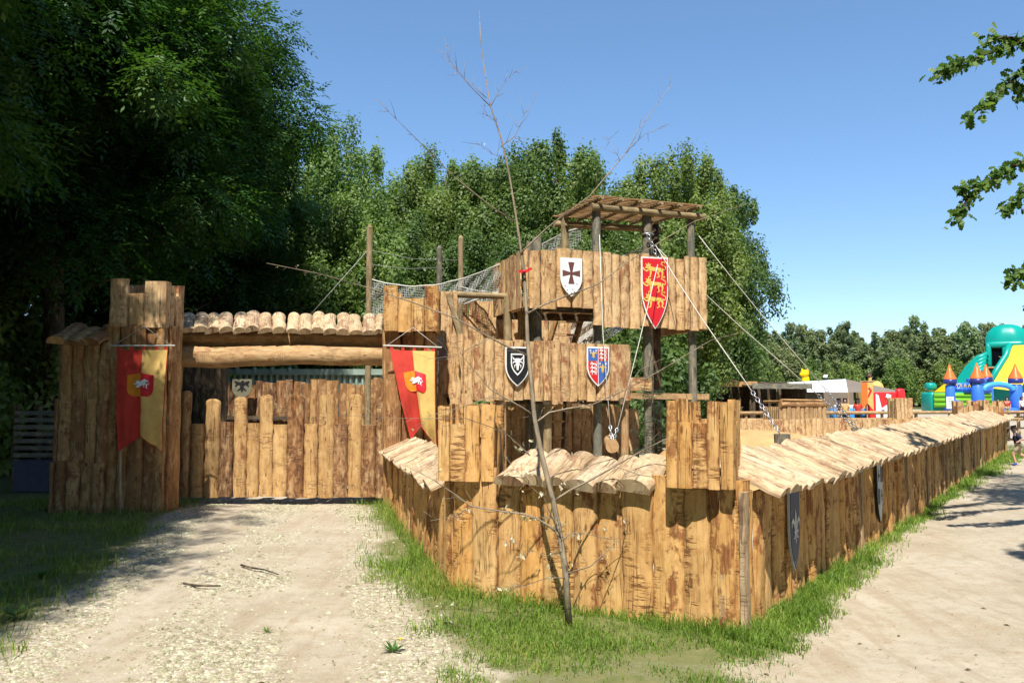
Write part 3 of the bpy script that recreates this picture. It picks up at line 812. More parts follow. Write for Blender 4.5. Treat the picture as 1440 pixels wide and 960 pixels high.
# stub wall left of the left tower
t = thing('stub_wall', 'two tier slab wall in tree shade to the left of the left gate tower', 'wall', V(-6.4, 12.0, 0))
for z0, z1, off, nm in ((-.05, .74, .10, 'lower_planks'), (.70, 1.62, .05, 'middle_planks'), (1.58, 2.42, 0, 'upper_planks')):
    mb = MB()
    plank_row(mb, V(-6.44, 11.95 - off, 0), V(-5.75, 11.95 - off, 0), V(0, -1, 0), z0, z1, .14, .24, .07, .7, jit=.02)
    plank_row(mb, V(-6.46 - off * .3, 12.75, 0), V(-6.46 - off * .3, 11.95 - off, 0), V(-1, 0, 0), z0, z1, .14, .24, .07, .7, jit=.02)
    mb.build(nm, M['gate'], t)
mb = MB()
roof_row(mb, V(-6.55, 11.72, 2.40), V(-5.80, 11.72, 2.40), V(-6.55, 12.25, 2.62), V(-5.80, 12.25, 2.62), .2, .3, .1)
mb.build('slab_roof', M['gate'], t)

# ------------------------------------------------------------------ behind the gate
mb = MB()
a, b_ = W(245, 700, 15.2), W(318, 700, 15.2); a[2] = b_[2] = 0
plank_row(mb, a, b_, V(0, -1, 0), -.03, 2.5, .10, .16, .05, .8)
tag(mb.build('plank_screen', M['dark'], None, a), 'tall plank screen, toned dark for shadow, just behind the left end of the gate', 'screen')  # dark board colour stands for the shadow on this screen
t = thing('inner_fence', 'brown upright plank fence behind the gate in front of the green container', 'fence', W(420, 700, 17) * V(1, 1, 0))
mb = MB()
a, b_ = W(425, 700, 17.0), W(552, 700, 16.6); a[2] = b_[2] = 0
plank_row(mb, a, b_, V(0, -1, 0), -.03, lambda q: 1.93 + .05 * math.sin(q * 9), .14, .22, .05, .7, rand_top=.05)
mb.build('planks', M['gate'], t)
mb = MB(); a2, b2 = W(300, 700, 17.4), W(430, 700, 17.1); a2[2] = b2[2] = 0
plank_row(mb, a2, b2, V(0, -1, 0), -.03, lambda q: 1.90 + .05 * q, .14, .22, .05, .7, rand_top=.05, gap=.015)
mb.build('shade_toned_planks', M['bark_and_shade'], t)  # left part of the fence coloured darker to paint tree shade
mb = MB(); bar(mb, a2 + V(0, -.09, 1.2), b_ + V(0, .06, 1.2), .08, .05, (0, 1, 0)); mb.build('cross_rail', M['dark'], t)
# container
t = thing('shipping_container', 'dark green corrugated steel container behind the gate', 'container', W(460, 700, 23) * V(1, 1, 0))
cx0, cx1, cy0, cy1, ch = W(306, 560, 21.5)[0], W(637, 560, 21.5)[0], 21.5, 23.9, W(400, 519, 21.5)[2]
mb = MB()
npr = 150
for yy, sg in ((cy0, -1), (cy1, 1)):
    P, F = [], []
    for i in range(npr + 1):
        x = cx0 + .06 + (cx1 - cx0 - .12) * i / npr
        dep = .036 * (1 if (i // 2) % 2 else -1)
        for z in (.16, ch - .14): P.append((x, yy - sg * (.05 + dep), z))
    for i in range(npr): F.append((2 * i, 2 * i + 2, 2 * i + 3, 2 * i + 1))
    mb.add(P, F)
for xx in (cx0 + .02, cx1 - .02): box(mb, V(xx, (cy0 + cy1) / 2, ch / 2), V(.015, 0, 0), V(0, (cy1 - cy0) / 2 - .06, 0), V(0, 0, ch / 2 - .1))
box(mb, V((cx0 + cx1) / 2, (cy0 + cy1) / 2, ch - .06), V((cx1 - cx0) / 2 - .05, 0, 0), V(0, (cy1 - cy0) / 2 - .05, 0), V(0, 0, .02))
mb.build('corrugated_wall', M['green_steel'], t)
mb = MB()
for yy in (cy0, cy1):
    for z in (.09, ch - .07): box(mb, V((cx0 + cx1) / 2, yy, z), V((cx1 - cx0) / 2, 0, 0), V(0, .05, 0), V(0, 0, .075))
    for xx in (cx0 + .06, cx1 - .06): box(mb, V(xx, yy, ch / 2), V(.065, 0, 0), V(0, .055, 0), V(0, 0, ch / 2))
for i in range(4): box(mb, V(cx0 + .5 + i * .45, cy0 - .02, ch - .02), V(.03, 0, 0), V(0, .06, 0), V(0, 0, .07))
mb.build('frame', M['green_steel'], t)

# ------------------------------------------------------------------ lookout tower
uT = nrm(V(3.1, .9, 0)); nT = V(uT[1], -uT[0], 0)
T0 = W(737, 480, 13.0); T0[2] = 0
def TP(s, b, z): return T0 + uT * s - nT * b + UP * z       # s along the front, b back from it
def s_at(px, b=0.0):      # where along the front the photograph's column px falls
    k = (px - 720) / FPX
    o = TP(0, b, 0)
    return (k * o[1] - o[0]) / (uT[0] - k * uT[1]) 
def z_at(px, py, b=0.0):
    s = s_at(px, b); return W(px, py, TP(s, b, 0)[1])[2]
tw = thing('lookout_tower', 'tall wooden lookout tower with plank parapet and lath roof', 'tower', TP(1.5, .8, 0))
sa, sm, sb = s_at(735), s_at(835), s_at(995)
zl1, zl2 = z_at(780, 434), z_at(900, 461)
zu = z_at(737, 351); zu2 = z_at(993, 363)
mb = MB()
edges = [735, 743, 760, 782, 803, 819, 834]
for a, b_ in zip(edges[:-1], edges[1:]):
    s0, s1 = s_at(a), s_at(b_); w = s1 - s0
    zt = zu + (zu2 - zu) * (s0 / (sb - sa)) + R.uniform(-.02, .03)
    slab(mb, TP((s0 + s1) / 2, R.uniform(-.01, .01), zl1 + R.uniform(-.03, .03)), UP, nrm(nT + uT * R.uniform(-.06, .06)), w - .012, .05, zt - zl1, .6, .008)
edges = [834, 848, 860, 872, 885, 900, 914, 928, 940, 951, 963, 971, 983, 995]
for a, b_ in zip(edges[:-1], edges[1:]):
    s0, s1 = s_at(a), s_at(b_); w = s1 - s0
    zt = zu + (zu2 - zu) * (s0 / (sb - sa)) + R.uniform(-.03, .03)
    slab(mb, TP((s0 + s1) / 2, R.uniform(-.01, .01), zl2 + R.uniform(-.03, .03)), UP, nrm(nT + uT * R.uniform(-.06, .06)), w - .012, .05, zt - zl2, .6, .008)
mb.build('front_parapet', M['fort'], tw)
mb = MB()
plank_row(mb, TP(sa, 1.75, 0), TP(sa, 0.03, 0), -uT, zl1, zu - .02, .16, .24, .045, .5)
mb.build('side_parapet', M['fort'], tw)
mb = MB()
plank_row(mb, TP(sb, .03, 0), TP(sb, 1.75, 0), uT, zl2, zu2, .16, .24, .045, .5)
mb.build('side_parapet', M['fort'], tw)
mb = MB()
for i in range(11):
    s = sa + (sb - sa) * (i + .5) / 11
    bar(mb, TP(s, .08, zl1 + .10), TP(s, 1.7, zl1 + .10), .24, .035)
mb.build('floor', M['log'], tw)
for b2 in (.12, 1.6):
    mb = MB(); bar(mb, TP(sa + .02, b2, zl1 + .02), TP(sb - .02, b2, zl1 + .02), .07, .12); mb.build('joist', M['dark'], tw)
# posts
SPOST = []
def post(px, b, ytop, r, mat, ybot=None, nm='post'):
    s = s_at(px, b); zt = z_at(px, ytop, b)
    zb = -.1 if ybot is None else z_at(px, ybot, b)
    mb = MB(); log(mb, TP(s, b, zb), TP(s, b, zt), r * 1.06, r * .94, 12, .03)
    SPOST.append((s, b, zt)); return mb.build(nm, mat, tw)
post(840, .16, 290, .072, M['pole']); post(912, .20, 303, .085, M['pole']); post(974, .16, 308, .07, M['pole'])
post(795, 1.25, 306, .07, M['yellowpole'], 436); post(922, 1.35, 312, .10, M['dark']); post(755, .30, 334, .085, M['pole'])
post(744, .55, 340, .06, M['pole'])
# roof
zr = z_at(840, 291, .1); zr2 = z_at(988, 305, .1)
mb = MB(); log(mb, TP(s_at(833, .08), .08, z_at(833, 291, .08)), TP(s_at(993, .08), .08, z_at(993, 305, .08)), .065, .058, 10, .03)
mb.build('front_beam', M['yellowpole'], tw)
mb = MB(); log(mb, TP(s_at(780, 1.32), 1.32, z_at(780, 315, 1.32)), TP(s_at(931, 1.32), 1.32, z_at(931, 323, 1.32)), .06, .055, 10, .03)
mb.build('rear_beam', M['yellowpole'], tw)
f0, f1 = s_at(836, .08), s_at(990, .08)
r0, r1 = s_at(784, 1.32), s_at(928, 1.32)
zf0, zf1, zb0, zb1 = z_at(836, 283, .08), z_at(990, 297, .08), z_at(784, 309, 1.32), z_at(928, 317, 1.32)
for i in range(6):
    mb = MB(); q = (i + .25) / 5.6
    p0 = TP(f0 + (f1 - f0) * q, -.10, zf0 + (zf1 - zf0) * q + .03); p1 = TP(r0 + (r1 - r0) * q, 1.45, zb0 + (zb1 - zb0) * q + .03)
    log(mb, p0, p1, .03, .028, 8, .03); mb.build('rafter', M['yellowpole'], tw)
mb = MB()
for j in range(17):
    q = j / 16 * .98
    b2 = .0 + 1.40 * q
    s0 = f0 + (r0 - f0) * q + R.uniform(-.06, .03); s1 = f1 + (r1 - f1) * q + R.uniform(-.04, .04)
    z0, z1 = zf0 + (zb0 - zf0) * q + .065, zf1 + (zb1 - zf1) * q + .065
    slab(mb, TP(s0, b2, z0), TP(s1, b2, z1) - TP(s0, b2, z0), UP, .062, .018, s1 - s0, .3, .008, seg=8)
mb.build('roof_laths', M['log'], tw)

# ------------------------------------------------------------------ lower platform
uP = nrm(V(2.67, 1.0, 0)); nP = V(uP[1], -uP[0], 0)
P0 = W(650, 480, 12.45); P0[2] = 0
def PP(s, b, z): return P0 + uP * s - nP * b + UP * z
def ps_at(px, b=0.0):
    k = (px - 720) / FPX; o = PP(0, b, 0)
    return (k * o[1] - o[0]) / (uP[0] - k * uP[1])
def pz_at(px, py, b=0.0): return W(px, py, PP(ps_at(px, b), b, 0)[1])[2]
lp = thing('lower_platform', 'low play platform behind the front wall with a plank parapet bearing two shields', 'platform', PP(1.3, .8, 0))
mb = MB()
edges = [633, 642, 651, 665, 680, 694, 708, 722, 736, 750, 763, 775, 788, 800, 812, 824, 838, 857]
for a, b_ in zip(edges[:-1], edges[1:]):
    s0, s1 = ps_at(a), ps_at(b_); xm = (a + b_) / 2
    yt = 476 + (xm - 650) * .035; yb = 563
    if a < 651: yt, yb = 470, 568
    zt, zb = pz_at(xm, yt) + R.uniform(-.015, .015), pz_at(xm, yb) + R.uniform(-.02, .02)
    slab(mb, PP((s0 + s1) / 2, R.uniform(-.01, .01), zb), nrm(UP + uP * R.uniform(-.01, .01)), nrm(nP + uP * R.uniform(-.06, .06)), s1 - s0 - .010, .05, zt - zb, .6, .008)
mb.build('front_parapet', M['fort'], lp)
mb = MB()
for a, b_ in ((857, 885),):
    s0, s1 = ps_at(a, .05), ps_at(b_, .05)
    slab(mb, PP((s0 + s1) / 2, .05, pz_at(870, 563)), UP, nP, s1 - s0, .05, pz_at(870, 484) - pz_at(870, 563), .35, .008)
mb.build('end_board', M['fort'], lp)
mb = MB()
s0, s1 = ps_at(640), ps_at(885)
zfl = pz_at(760, 562)
for i in range(9):
    b2 = .12 + i * .2
    bar(mb, PP(s0 + .1, b2, zfl + .06), PP(s1 - .03, b2, zfl + .06), .19, .04)
mb.build('floor', M['log'], lp)
for s in (s0 + .2, (s0 + s1) / 2, s1 - .15):
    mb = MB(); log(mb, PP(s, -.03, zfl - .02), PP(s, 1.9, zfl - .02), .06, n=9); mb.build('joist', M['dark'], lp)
for px, b2, mt in ((706, .1, 'log'), (769, .25, 'yellowpole'), (878, .15, 'log'), (700, 1.7, 'log'), (860, 1.75, 'log')):
    mb = MB(); s = ps_at(px, b2); log(mb, PP(s, b2, -.1), PP(s, b2, zfl), .07, .065, 10); mb.build('post', M[mt], lp)
mb = MB()
bar(mb, PP(ps_at(885), .1, pz_at(885, 556)), PP(ps_at(1000), .1, pz_at(1000, 558)), .1, .07, nP)
mb.build('side_rail', M['log'], lp)
mb = MB()
bar(mb, PP(ps_at(884), .06, pz_at(890, 540)), PP(ps_at(920), .06, pz_at(920, 540)), .22, .03, nP)
mb.build('side_board', M['fort'], lp)
# back wall under the platform
t = thing('under_wall', 'plank wall in the dark under the lower platform, catching spots of sun', 'wall', PP(1.4, 2.0, 0))
mb = MB()
plank_row(mb, PP(-.3, 2.0, 0), PP(4.1, 2.0, 0), nP, -.03, lambda q: 1.55 if q < .62 else 1.45, .16, .24, .05, .6, rand_top=.08, top=.4)
mb.build('planks', M['fort'], t)
mb = MB(); bar(mb, PP(-.3, 2.06, .8), PP(4.1, 2.06, .8), .1, .05, nP); mb.build('rail', M['log'], t)
# hut on the platform, left
t = thing('plank_hut', 'roofless plank hut with pole frame between the gate tower and the lookout tower', 'hut', W(670, 560, 14.2) * V(1, 1, 0))
mb = MB()
def wpt(px, Y, z=0): p = W(px, 500, Y); p[2] = z; return p
plank_row(mb, wpt(616, 13.35), wpt(645, 13.45), V(.05, -1, 0), .8, W(630, 409, 13.4)[2], .10, .15, .05, .5)
mb.build('side_planks', M['fort'], t)
mb = MB()
plank_row(mb, wpt(643, 14.9), wpt(733, 15.0), V(.05, -1, 0), 1.6, W(690, 424, 14.9)[2], .17, .2, .03, .3)
mb.build('back_planks', M['fort'], t)
mb = MB()
plank_row(mb, wpt(728, 16.9), wpt(846, 17.3), V(.05, -1, 0), 1.4, W(790, 436, 17)[2], .17, .22, .03, .3)
mb.build('far_planks', M['fort'], t)
mb = MB(); log(mb, W(641, 414, 13.5), W(722, 417, 13.75), .055, .05, 10, .03); mb.build('top_rail', M['yellowpole'], t)
mb = MB(); log(mb, W(714, 472, 13.7) * V(1, 1, 0) + UP * 1.5, W(714, 418, 13.7), .075, .07, 10, .03); mb.build('corner_post', M['yellowpole'], t)
mb = MB(); log(mb, W(646, 500, 13.5) * V(1, 1, 0), W(646, 428, 13.5), .06, .055, 10, .03); mb.build('corner_post', M['yellowpole'], t)
mb = MB(); slab(mb, W(649, 478, 13.38), W(631, 413, 13.34) - W(649, 478, 13.38), V(0, -1, 0), .085, .04, np.linalg.norm(W(631, 413, 13.34) - W(649, 478, 13.38)), .3, .006); mb.build('brace', M['yellowpole'], t)
mb = MB(); plank_row(mb, wpt(728, 13.75), wpt(741, 13.8), V(.05, -1, 0), 1.6, W(735, 436, 13.8)[2], .07, .09, .04, .4); mb.build('end_planks', M['fort'], t)
# left-hand leaning slab beside the platform
mb = MB()
slab(mb, wpt(644, 12.3, 1.0), nrm(UP + V(-.06, 0, 0)), V(0, -1, 0), .16, .05, 1.45, .6, .015)
slab(mb, wpt(657, 12.3, -.05), nrm(UP), V(0, -1, 0), .17, .05, 1.75, .6, .012)
tag(mb.build('leaning_slab', M['fort'], None, wpt(650, 12.3)), 'rough slab standing against the left end of the lower platform', 'slab')

def ladder(name, label, foot, head, width, side_dir, rungs, mat, rung_mat, group=None):
    t = thing(name, label, 'ladder', foot)
    sd = nrm(side_dir)
    for sg in (-1, 1):
        mb = MB(); bar(mb, foot + sd * sg * width / 2, head + sd * sg * width / 2, .045, .12, UP); mb.build('side_rail', mat, t)
    for i in range(rungs):
        q = (i + .6) / rungs; c = foot + (head - foot) * q
        mb = MB(); bar(mb, c - sd * (width / 2 - .023), c + sd * (width / 2 - .023), .13, .035, UP); mb.build('tread', rung_mat, t)
ladder('wooden_stair', 'steep brown wooden stair rising to the lookout floor beside the cross shield', TP(s_at(768, 2.95), 2.95, zfl + .1), TP(s_at(799, 2.3), 2.2, zl1 + .10), .50, uT + V(0, 0, 0), 6, M['gate'], M['log'])
ladder('wooden_stair', 'wooden stair in the dark below the lower platform', PP(ps_at(770, .6), .55, 0), PP(ps_at(800, .6), 1.2, zfl), .40, uP, 6, M['dark'], M['log'])

# hanging battering log
hl = thing('hanging_log', 'short log seen end-on, hung on two white ropes behind the front wall roof', 'log', W(861, 627, 12.2))
mb = MB(); log(mb, W(861, 627, 12.1), W(861, 627, 12.1) + V(.12, 1.3, 0), .098, .10, 16, .02); mb.build('log_body', M['log'], hl)
for a, m_, e in (((843, 330, 13.25), (848, 470, 12.7), (858, 600, 12.25)), ((925, 372, 13.3), (899, 480, 12.8), (868, 604, 12.3))):
    mb = MB(); tube(mb, [W(*a), W(*m_), W(*e)], .0065, 5); mb.build('rope', M['rope'], hl)
def chain(p, q, link=.07, r=.009):
    mb = MB(); L = np.linalg.norm(q - p); n = max(1, int(L / (link * .72))); a, o, s = basis(q - p, (0.3, 1, .2))
    for i in range(n):
        c = p + (q - p) * ((i + .5) / n); w = o if i % 2 else s
        pts = [c + a * link / 2 * math.cos(t) + w * link * .3 * math.sin(t) for t in np.linspace(0, 2 * math.pi, 9)]
        tube(mb, pts, r, 4, cap=False)
    return mb
for e, f in (((858, 598, 12.25), (860, 620, 12.15)), ((868, 602, 12.3), (862, 620, 12.15))):
    chain(W(*e), W(*f), .07, .012).build('chain', M['steel'], hl)

# ------------------------------------------------------------------ anchor stumps, guy ropes
def guy(name, label, p, q, chain_len):
    t = thing(name, label, 'rope', p, 'guy ropes of the lookout tower')
    d = nrm(q - p); e = q - d * chain_len
    mid = (p + e) / 2 - UP * .05
    mb = MB(); tube(mb, [p, p + (mid - p) * .5 - UP * .015, mid, mid + (e - mid) * .5 - UP * .0, e], .0075, 5); mb.build('rope_line', M['rope'], t)
    chain(e, q, .085, .008).build('chain', M['steel'], t)
st1, st2 = W(1101, 612, 11.2), W(1206, 603, 14.6)
for c, lab, r in ((st1, 'thick mossy anchor stump rising behind the path wall roof, nearer one', .105), (st2, 'anchor stump half hidden behind the path wall roof, holding two guy ropes', .10)):
    mb = MB(); log(mb, c * V(1, 1, 0) - UP * .1, c + UP * .02, r * 1.08, r, 14, .06)
    tag(mb.build('anchor_stump', M['pole'], None, c * V(1, 1, 0)), lab, 'stump')
Y2 = TP(s_at(925, .1), .05, 0)[1]; Y3 = TP(s_at(978, .1), .05, 0)[1]
guy('guy_rope', 'white guy rope from the middle tower post down to the nearer stump', W(922, 345, Y2), st1 + V(-.05, 0, .04), .75)
guy('guy_rope', 'white guy rope from the middle tower post to the farther stump, lower of the pair', W(926, 350, Y2), st2 + V(-.06, 0, .02), .9)
guy('guy_rope', 'white guy rope from the right tower post to the farther stump, upper of the pair', W(983, 332, Y3), st2 + V(0, .03, .03), .9)
ch_ = thing('post_chain', 'grey chain wrapped round the middle tower post above the red shield', 'chain', W(918, 345, Y2))
chain(W(911, 330, Y2 - .05), W(928, 372, Y2 - .1), .085, .010).build('chain_links', M['steel'], ch_)
mb = MB()
cc = TP(s_at(912, .2), .2, z_at(912, 330, .2))
tube(mb, [cc + uT * .1 * math.cos(t) + nT * .1 * math.sin(t) for t in np.linspace(0, 6.283, 13)], .016, 5, cap=False)
mb.build('chain_loop', M['steel'], ch_)

# ------------------------------------------------------------------ poles and nets
def pole(label, px, ytop, Y, r, mat):
    p = W(px, ytop, Y); mb = MB()
    log(mb, p * V(1, 1, 0) - UP * .1, p - UP * .06, r * 1.1, r, 10, .03); log(mb, p - UP * .06, p, r, r * .45, 10, .02)
    tag(mb.build('wooden_pole', M[mat], None, p * V(1, 1, 0)), label, 'pole', 'poles holding the nets')
pole('tallest bare wooden pole, rising behind the right gate tower', 520, 316, 15.2, .055, 'yellowpole')
pole('grey green weathered pole, shorter of the two behind the net', 618, 345, 16.0, .055, 'pole')
pole('brown weathered pole standing behind the plank hut', 648, 331, 16.4, .052, 'yellowpole')
def net(name, label, top, bot, nc, nr, r=.005, rope_r=.013, group=None):
    """top, bot: lists of points (polyline control points)"""
    def interp(pl, q):
        pl = np.array(pl); d = np.concatenate([[0], np.cumsum(np.linalg.norm(np.diff(pl, axis=0), axis=1))]); d /= d[-1]
        return V(*[np.interp(q, d, pl[:, k]) for k in range(3)])
    t = thing(name, label, 'net', interp(bot, .5), group)
    mb = MB()
    def pt(i, j):
        q = i / nc; a, b_ = interp(top, q), interp(bot, q)
        p = a + (b_ - a) * (j / nr)
        return p + V(.012 * math.sin(i * 1.7 + j * .9), .03 * math.sin(i * .35 + j * .6), .010 * math.sin(i * .8 + j * 1.3))
    for i in range(nc + 1): tube(mb, [pt(i, j) for j in range(nr + 1)], r, 3, 1.0, False)
    for j in range(1, nr): tube(mb, [pt(i, j) for i in range(nc + 1)], r, 3, 1.0, False)
    mb.build('mesh_cord', M['net'], t)
    for pl in (top, bot):
        mb = MB(); tube(mb, [interp(pl, q) + V(.0, .03 * math.sin(q * nc * .35), 0) for q in np.linspace(0, 1, 25)], rope_r, 5); mb.build('border_rope', M['rope'], t)
net('rope_net', 'long sagging white rope net hung from the tall pole to the lookout tower',
    [W(520, 392, 15.2), W(545, 399, 15.2), W(580, 403, 15.2), (W(618, 400, 15.1)), W(660, 389, 14.7), W(695, 375, 14.2), W(732, 358, 13.9)],
    [W(516, 447, 15.2), W(545, 452, 15.2), W(580, 452, 15.2), W(618, 440, 15.1), W(660, 425, 14.7), W(695, 412, 14.2), W(732, 408, 13.9)], 105, 16, .0045)
net('rope_net', 'second rope net slung lower behind the plank hut',
    [W(648, 403, 16.2), W(670, 409, 16.0), W(700, 411, 15.7), W(734, 410, 15.4)], [W(648, 425, 16.2), W(670, 428, 16.0), W(700, 428, 15.7), W(734, 426, 15.4)], 50, 7)
net('rope_net', 'white net wall under the lookout floor right of the stair', [W(804, 440, 16.4), W(838, 442, 16.5)], [W(802, 484, 16.4), W(836, 482, 16.5)], 24, 24, .008)
net('rope_net', 'rope bridge net sloping from the lower platform under the lookout parapet', [W(820, 479, 14.6), W(850, 466, 15.4), W(876, 455, 16.2)], [W(820, 486, 14.5), W(852, 477, 15.3), W(880, 460, 16.2)], 26, 4, .008)
net('rope_net', 'rope net at the far side of the lookout, right of the rear post', [W(872, 362, 15.6), W(893, 353, 15.0), W(906, 346, 14.8)], [W(872, 385, 15.6), W(893, 385, 15.0), W(906, 385, 14.8)], 22, 12)
net('rope_net', 'rope net at the far side of the lookout, left of the rear post', [W(745, 352, 16.0), W(770, 340, 15.6), W(790, 328, 15.2), W(818, 320, 15.0)], [W(745, 385, 16.0), W(770, 385, 15.6), W(790, 385, 15.2), W(809, 385, 15.0)], 36, 16)
net('rope_net', 'grey net beside the right gate tower, behind its banner', [W(601, 468, 13.3), W(617, 468, 13.3)], [W(601, 505, 13.3), W(634, 505, 13.3)], 10, 12, .006)
def wire(label, pts, r=.006):
    mb = MB(); tube(mb, pts, r, 4); tag(mb.build('wire', M['wire'], None, pts[0]), label, 'wire')
wire('thin stay wire slanting from the tall pole towards the gate lintel', [W(517, 352, 15.2), W(476, 398, 15.0), W(437, 442, 14.9)])
wire('upper thin wire between the tall pole and the brown pole', [W(522, 352, 15.2), W(580, 364, 15.7), W(650, 366, 16.4)], .004)
wire('lower thin wire between the tall pole and the grey pole', [W(522, 372, 15.2), W(575, 378, 15.6), W(618, 376, 16.0)], .004)

# ------------------------------------------------------------------ inner palisades, courtyard things
t = thing('inner_palisade', 'low inner palisade of upright rounded planks across the courtyard', 'palisade', W(1150, 590, 22.6) * V(1, 1, 0))
mb = MB()
a, b_ = W(985, 600, 22.0) * V(1, 1, 0), W(1352, 600, 24.6) * V(1, 1, 0)
plank_row(mb, a, b_, nrm(V(.15, -1, 0)), -.03, lambda q: 1.02 - .05 * q, .15, .23, .06, .75, rand_top=.02)
mb.build('planks', M['fort'], t)
mb = MB(); bar(mb, a + V(0, .05, .6), b_ + V(0, .05, .6), .1, .05, (0, 1, 0)); mb.build('back_rail', M['log'], t)
t = thing('small_stockade', 'little square stockade of round logs behind the inner palisade', 'stockade', W(1118, 590, 26) * V(1, 1, 0))
mb = MB()
c0, c1, c2 = W(1075, 600, 26.5) * V(1, 1, 0), W(1100, 600, 25) * V(1, 1, 0), W(1162, 600, 25.6) * V(1, 1, 0)
for p, q in ((c0, c1), (c1, c2)):
    L = np.linalg.norm(q - p); n = int(L / .16)
    for i in range(n):
        c = p + (q - p) * ((i + .5) / n); log(mb, c, c + UP * (1.28 + R.uniform(-.03, .03)), .08, .075, 9, .03, seg=4)
mb.build('log_row', M['log'], t)
mb = MB(); log(mb, c1 + UP * 1.36 - V(.05, 0, 0), c2 + UP * 1.34, .09, .09, 10, .08, seg=12); log(mb, c0 + UP * 1.44, c1 + UP * 1.46, .04, n=8); log(mb, c1 + V(0, .1, 1.50), c2 + V(0, .1, 1.48), .035, n=8); mb.build('top_log', M['gate'], t)
t = thing('rail_fence', 'low pole rail fence beyond the inner palisade', 'fence', W(1200, 585, 29) * V(1, 1, 0))
for z, y0, y1 in ((1.02, 0, 0), (.78, .06, .06)):
    mb = MB(); log(mb, W(1040, 580, 29) * V(1, 1, 0) + V(0, y0, z), W(1440, 580, 30.5) * V(1, 1, 0) + V(0, y1, z), .06, .06, 8, .03); mb.build('rail', M['log'], t)
for i in range(9):
    mb = MB(); c = W(1050 + i * 48, 580, 29 + i * .18) * V(1, 1, 0) + V(0, .1, 0); log(mb, c, c + UP * 1.0, .06, n=8, seg=3); mb.build('fence_post', M['log'], t)
mb = MB()
cq = W(1266, 600, 27) * V(1, 1, 0)
turret('corner_turret', 'plank turret with a slanted side on the rail fence before the striped banner', cq, V(1, .1, 0), .55, .5, .9, 1.55, .1, M['fort'], [(.3, 1), (.2, 1), (.2, 1), (.3, 1)], 'small plank turrets on the low wall')
# sand heap
n = 28; c = W(1060, 640, 14.2) * V(1, 1, 0)
vs, fs = [], []
for j in range(n + 1):
    for i in range(n + 1):
        x, y = (i / n - .5) * 4.2, (j / n - .5) * 3.4
        r = math.hypot(x / 1.9, y / 1.5); r = r + .22 * (float(fbm(x * 1.3 + 3, y * 1.3)) - .5); z = 1.10 * (max(0, 1 - r) ** 1.1) / (max(0, 1 - r) ** 1.1 + .14) * 1.14 + .09 * (float(fbm(x * 5, y * 5)) - .5) * (r < .95) - (.06 if r > .98 else 0)
        vs.append(c + V(x, y, z))
for j in range(n):
    for i in range(n): fs.append((j * (n + 1) + i, j * (n + 1) + i + 1, (j + 1) * (n + 1) + i + 1, (j + 1) * (n + 1) + i))
mb = MB(); mb.add(vs, fs, True)
tag(mb.build('sand_heap', M['sand'], None, c), 'orange sand heap in the courtyard behind the nearest corner turret', 'heap')

# ------------------------------------------------------------------ heraldry
class Fr:
    def __init__(s, o, u, n): s.o, s.u, s.n = np.asarray(o, float), nrm(u), nrm(n)
    def __call__(s, x, y, z=0.0): return s.o + s.u * x + UP * y + s.n * z
def extrude(mb, fr, pts, z0, z1):
    n = len(pts)
    f = [fr(x, y, z1) for x, y in pts]; bk = [fr(x, y, z0) for x, y in pts]
    mb.add(f, [tuple(range(n))]); mb.add(bk, [tuple(range(n))[::-1]])
    mb.add(f + bk, [(i, i + n, (i + 1) % n + n, (i + 1) % n) for i in range(n)])
_zi = [0]
def stroke(mb, fr, pts, ws, z):
    _zi[0] = (_zi[0] + 1) % 12; z += _zi[0] * .0006
    pts = [V(*p) for p in pts]
    if not hasattr(ws, '__len__'): ws = [ws] * len(pts)
    L, Rr = [], []
    for i, p in enumerate(pts):
        d = nrm(pts[min(i + 1, len(pts) - 1)] - pts[max(0, i - 1)]); nn = V(-d[1], d[0])
        L.append(p + nn * ws[i] / 2); Rr.append(p - nn * ws[i] / 2)
    P = [fr(*p, z) for p in L] + [fr(*p, z) for p in Rr]; n = len(pts)
    mb.add(P, [(i + n, i + 1 + n, i + 1, i) for i in range(n - 1)])
def disc(mb, fr, x, y, r, z, n=10):
    _zi[0] = (_zi[0] + 1) % 12; z += _zi[0] * .0006
    mb.add([fr(x + r * math.cos(t * 6.283 / n), y + r * math.sin(t * 6.283 / n), z) for t in range(n)], [tuple(range(n))])
def heater(w, h, ext=0.0, k=.42):
    """outline from the top left, y down from 0"""
    pts = [(-w / 2 - ext, ext), (w / 2 + ext, ext)]
    for i in range(0, 13):
        q = i / 12
        pts.append((w / 2 * (1 - q ** 2.1) + ext * (1 - q), -h * (k + (1 - k) * q) - ext * 1.4 * q))
    for i in range(11, -1, -1):
        q = i / 12
        pts.append((-w / 2 * (1 - q ** 2.1) - ext * (1 - q), -h * (k + (1 - k) * q) - ext * 1.4 * q))
    return pts[::-1]
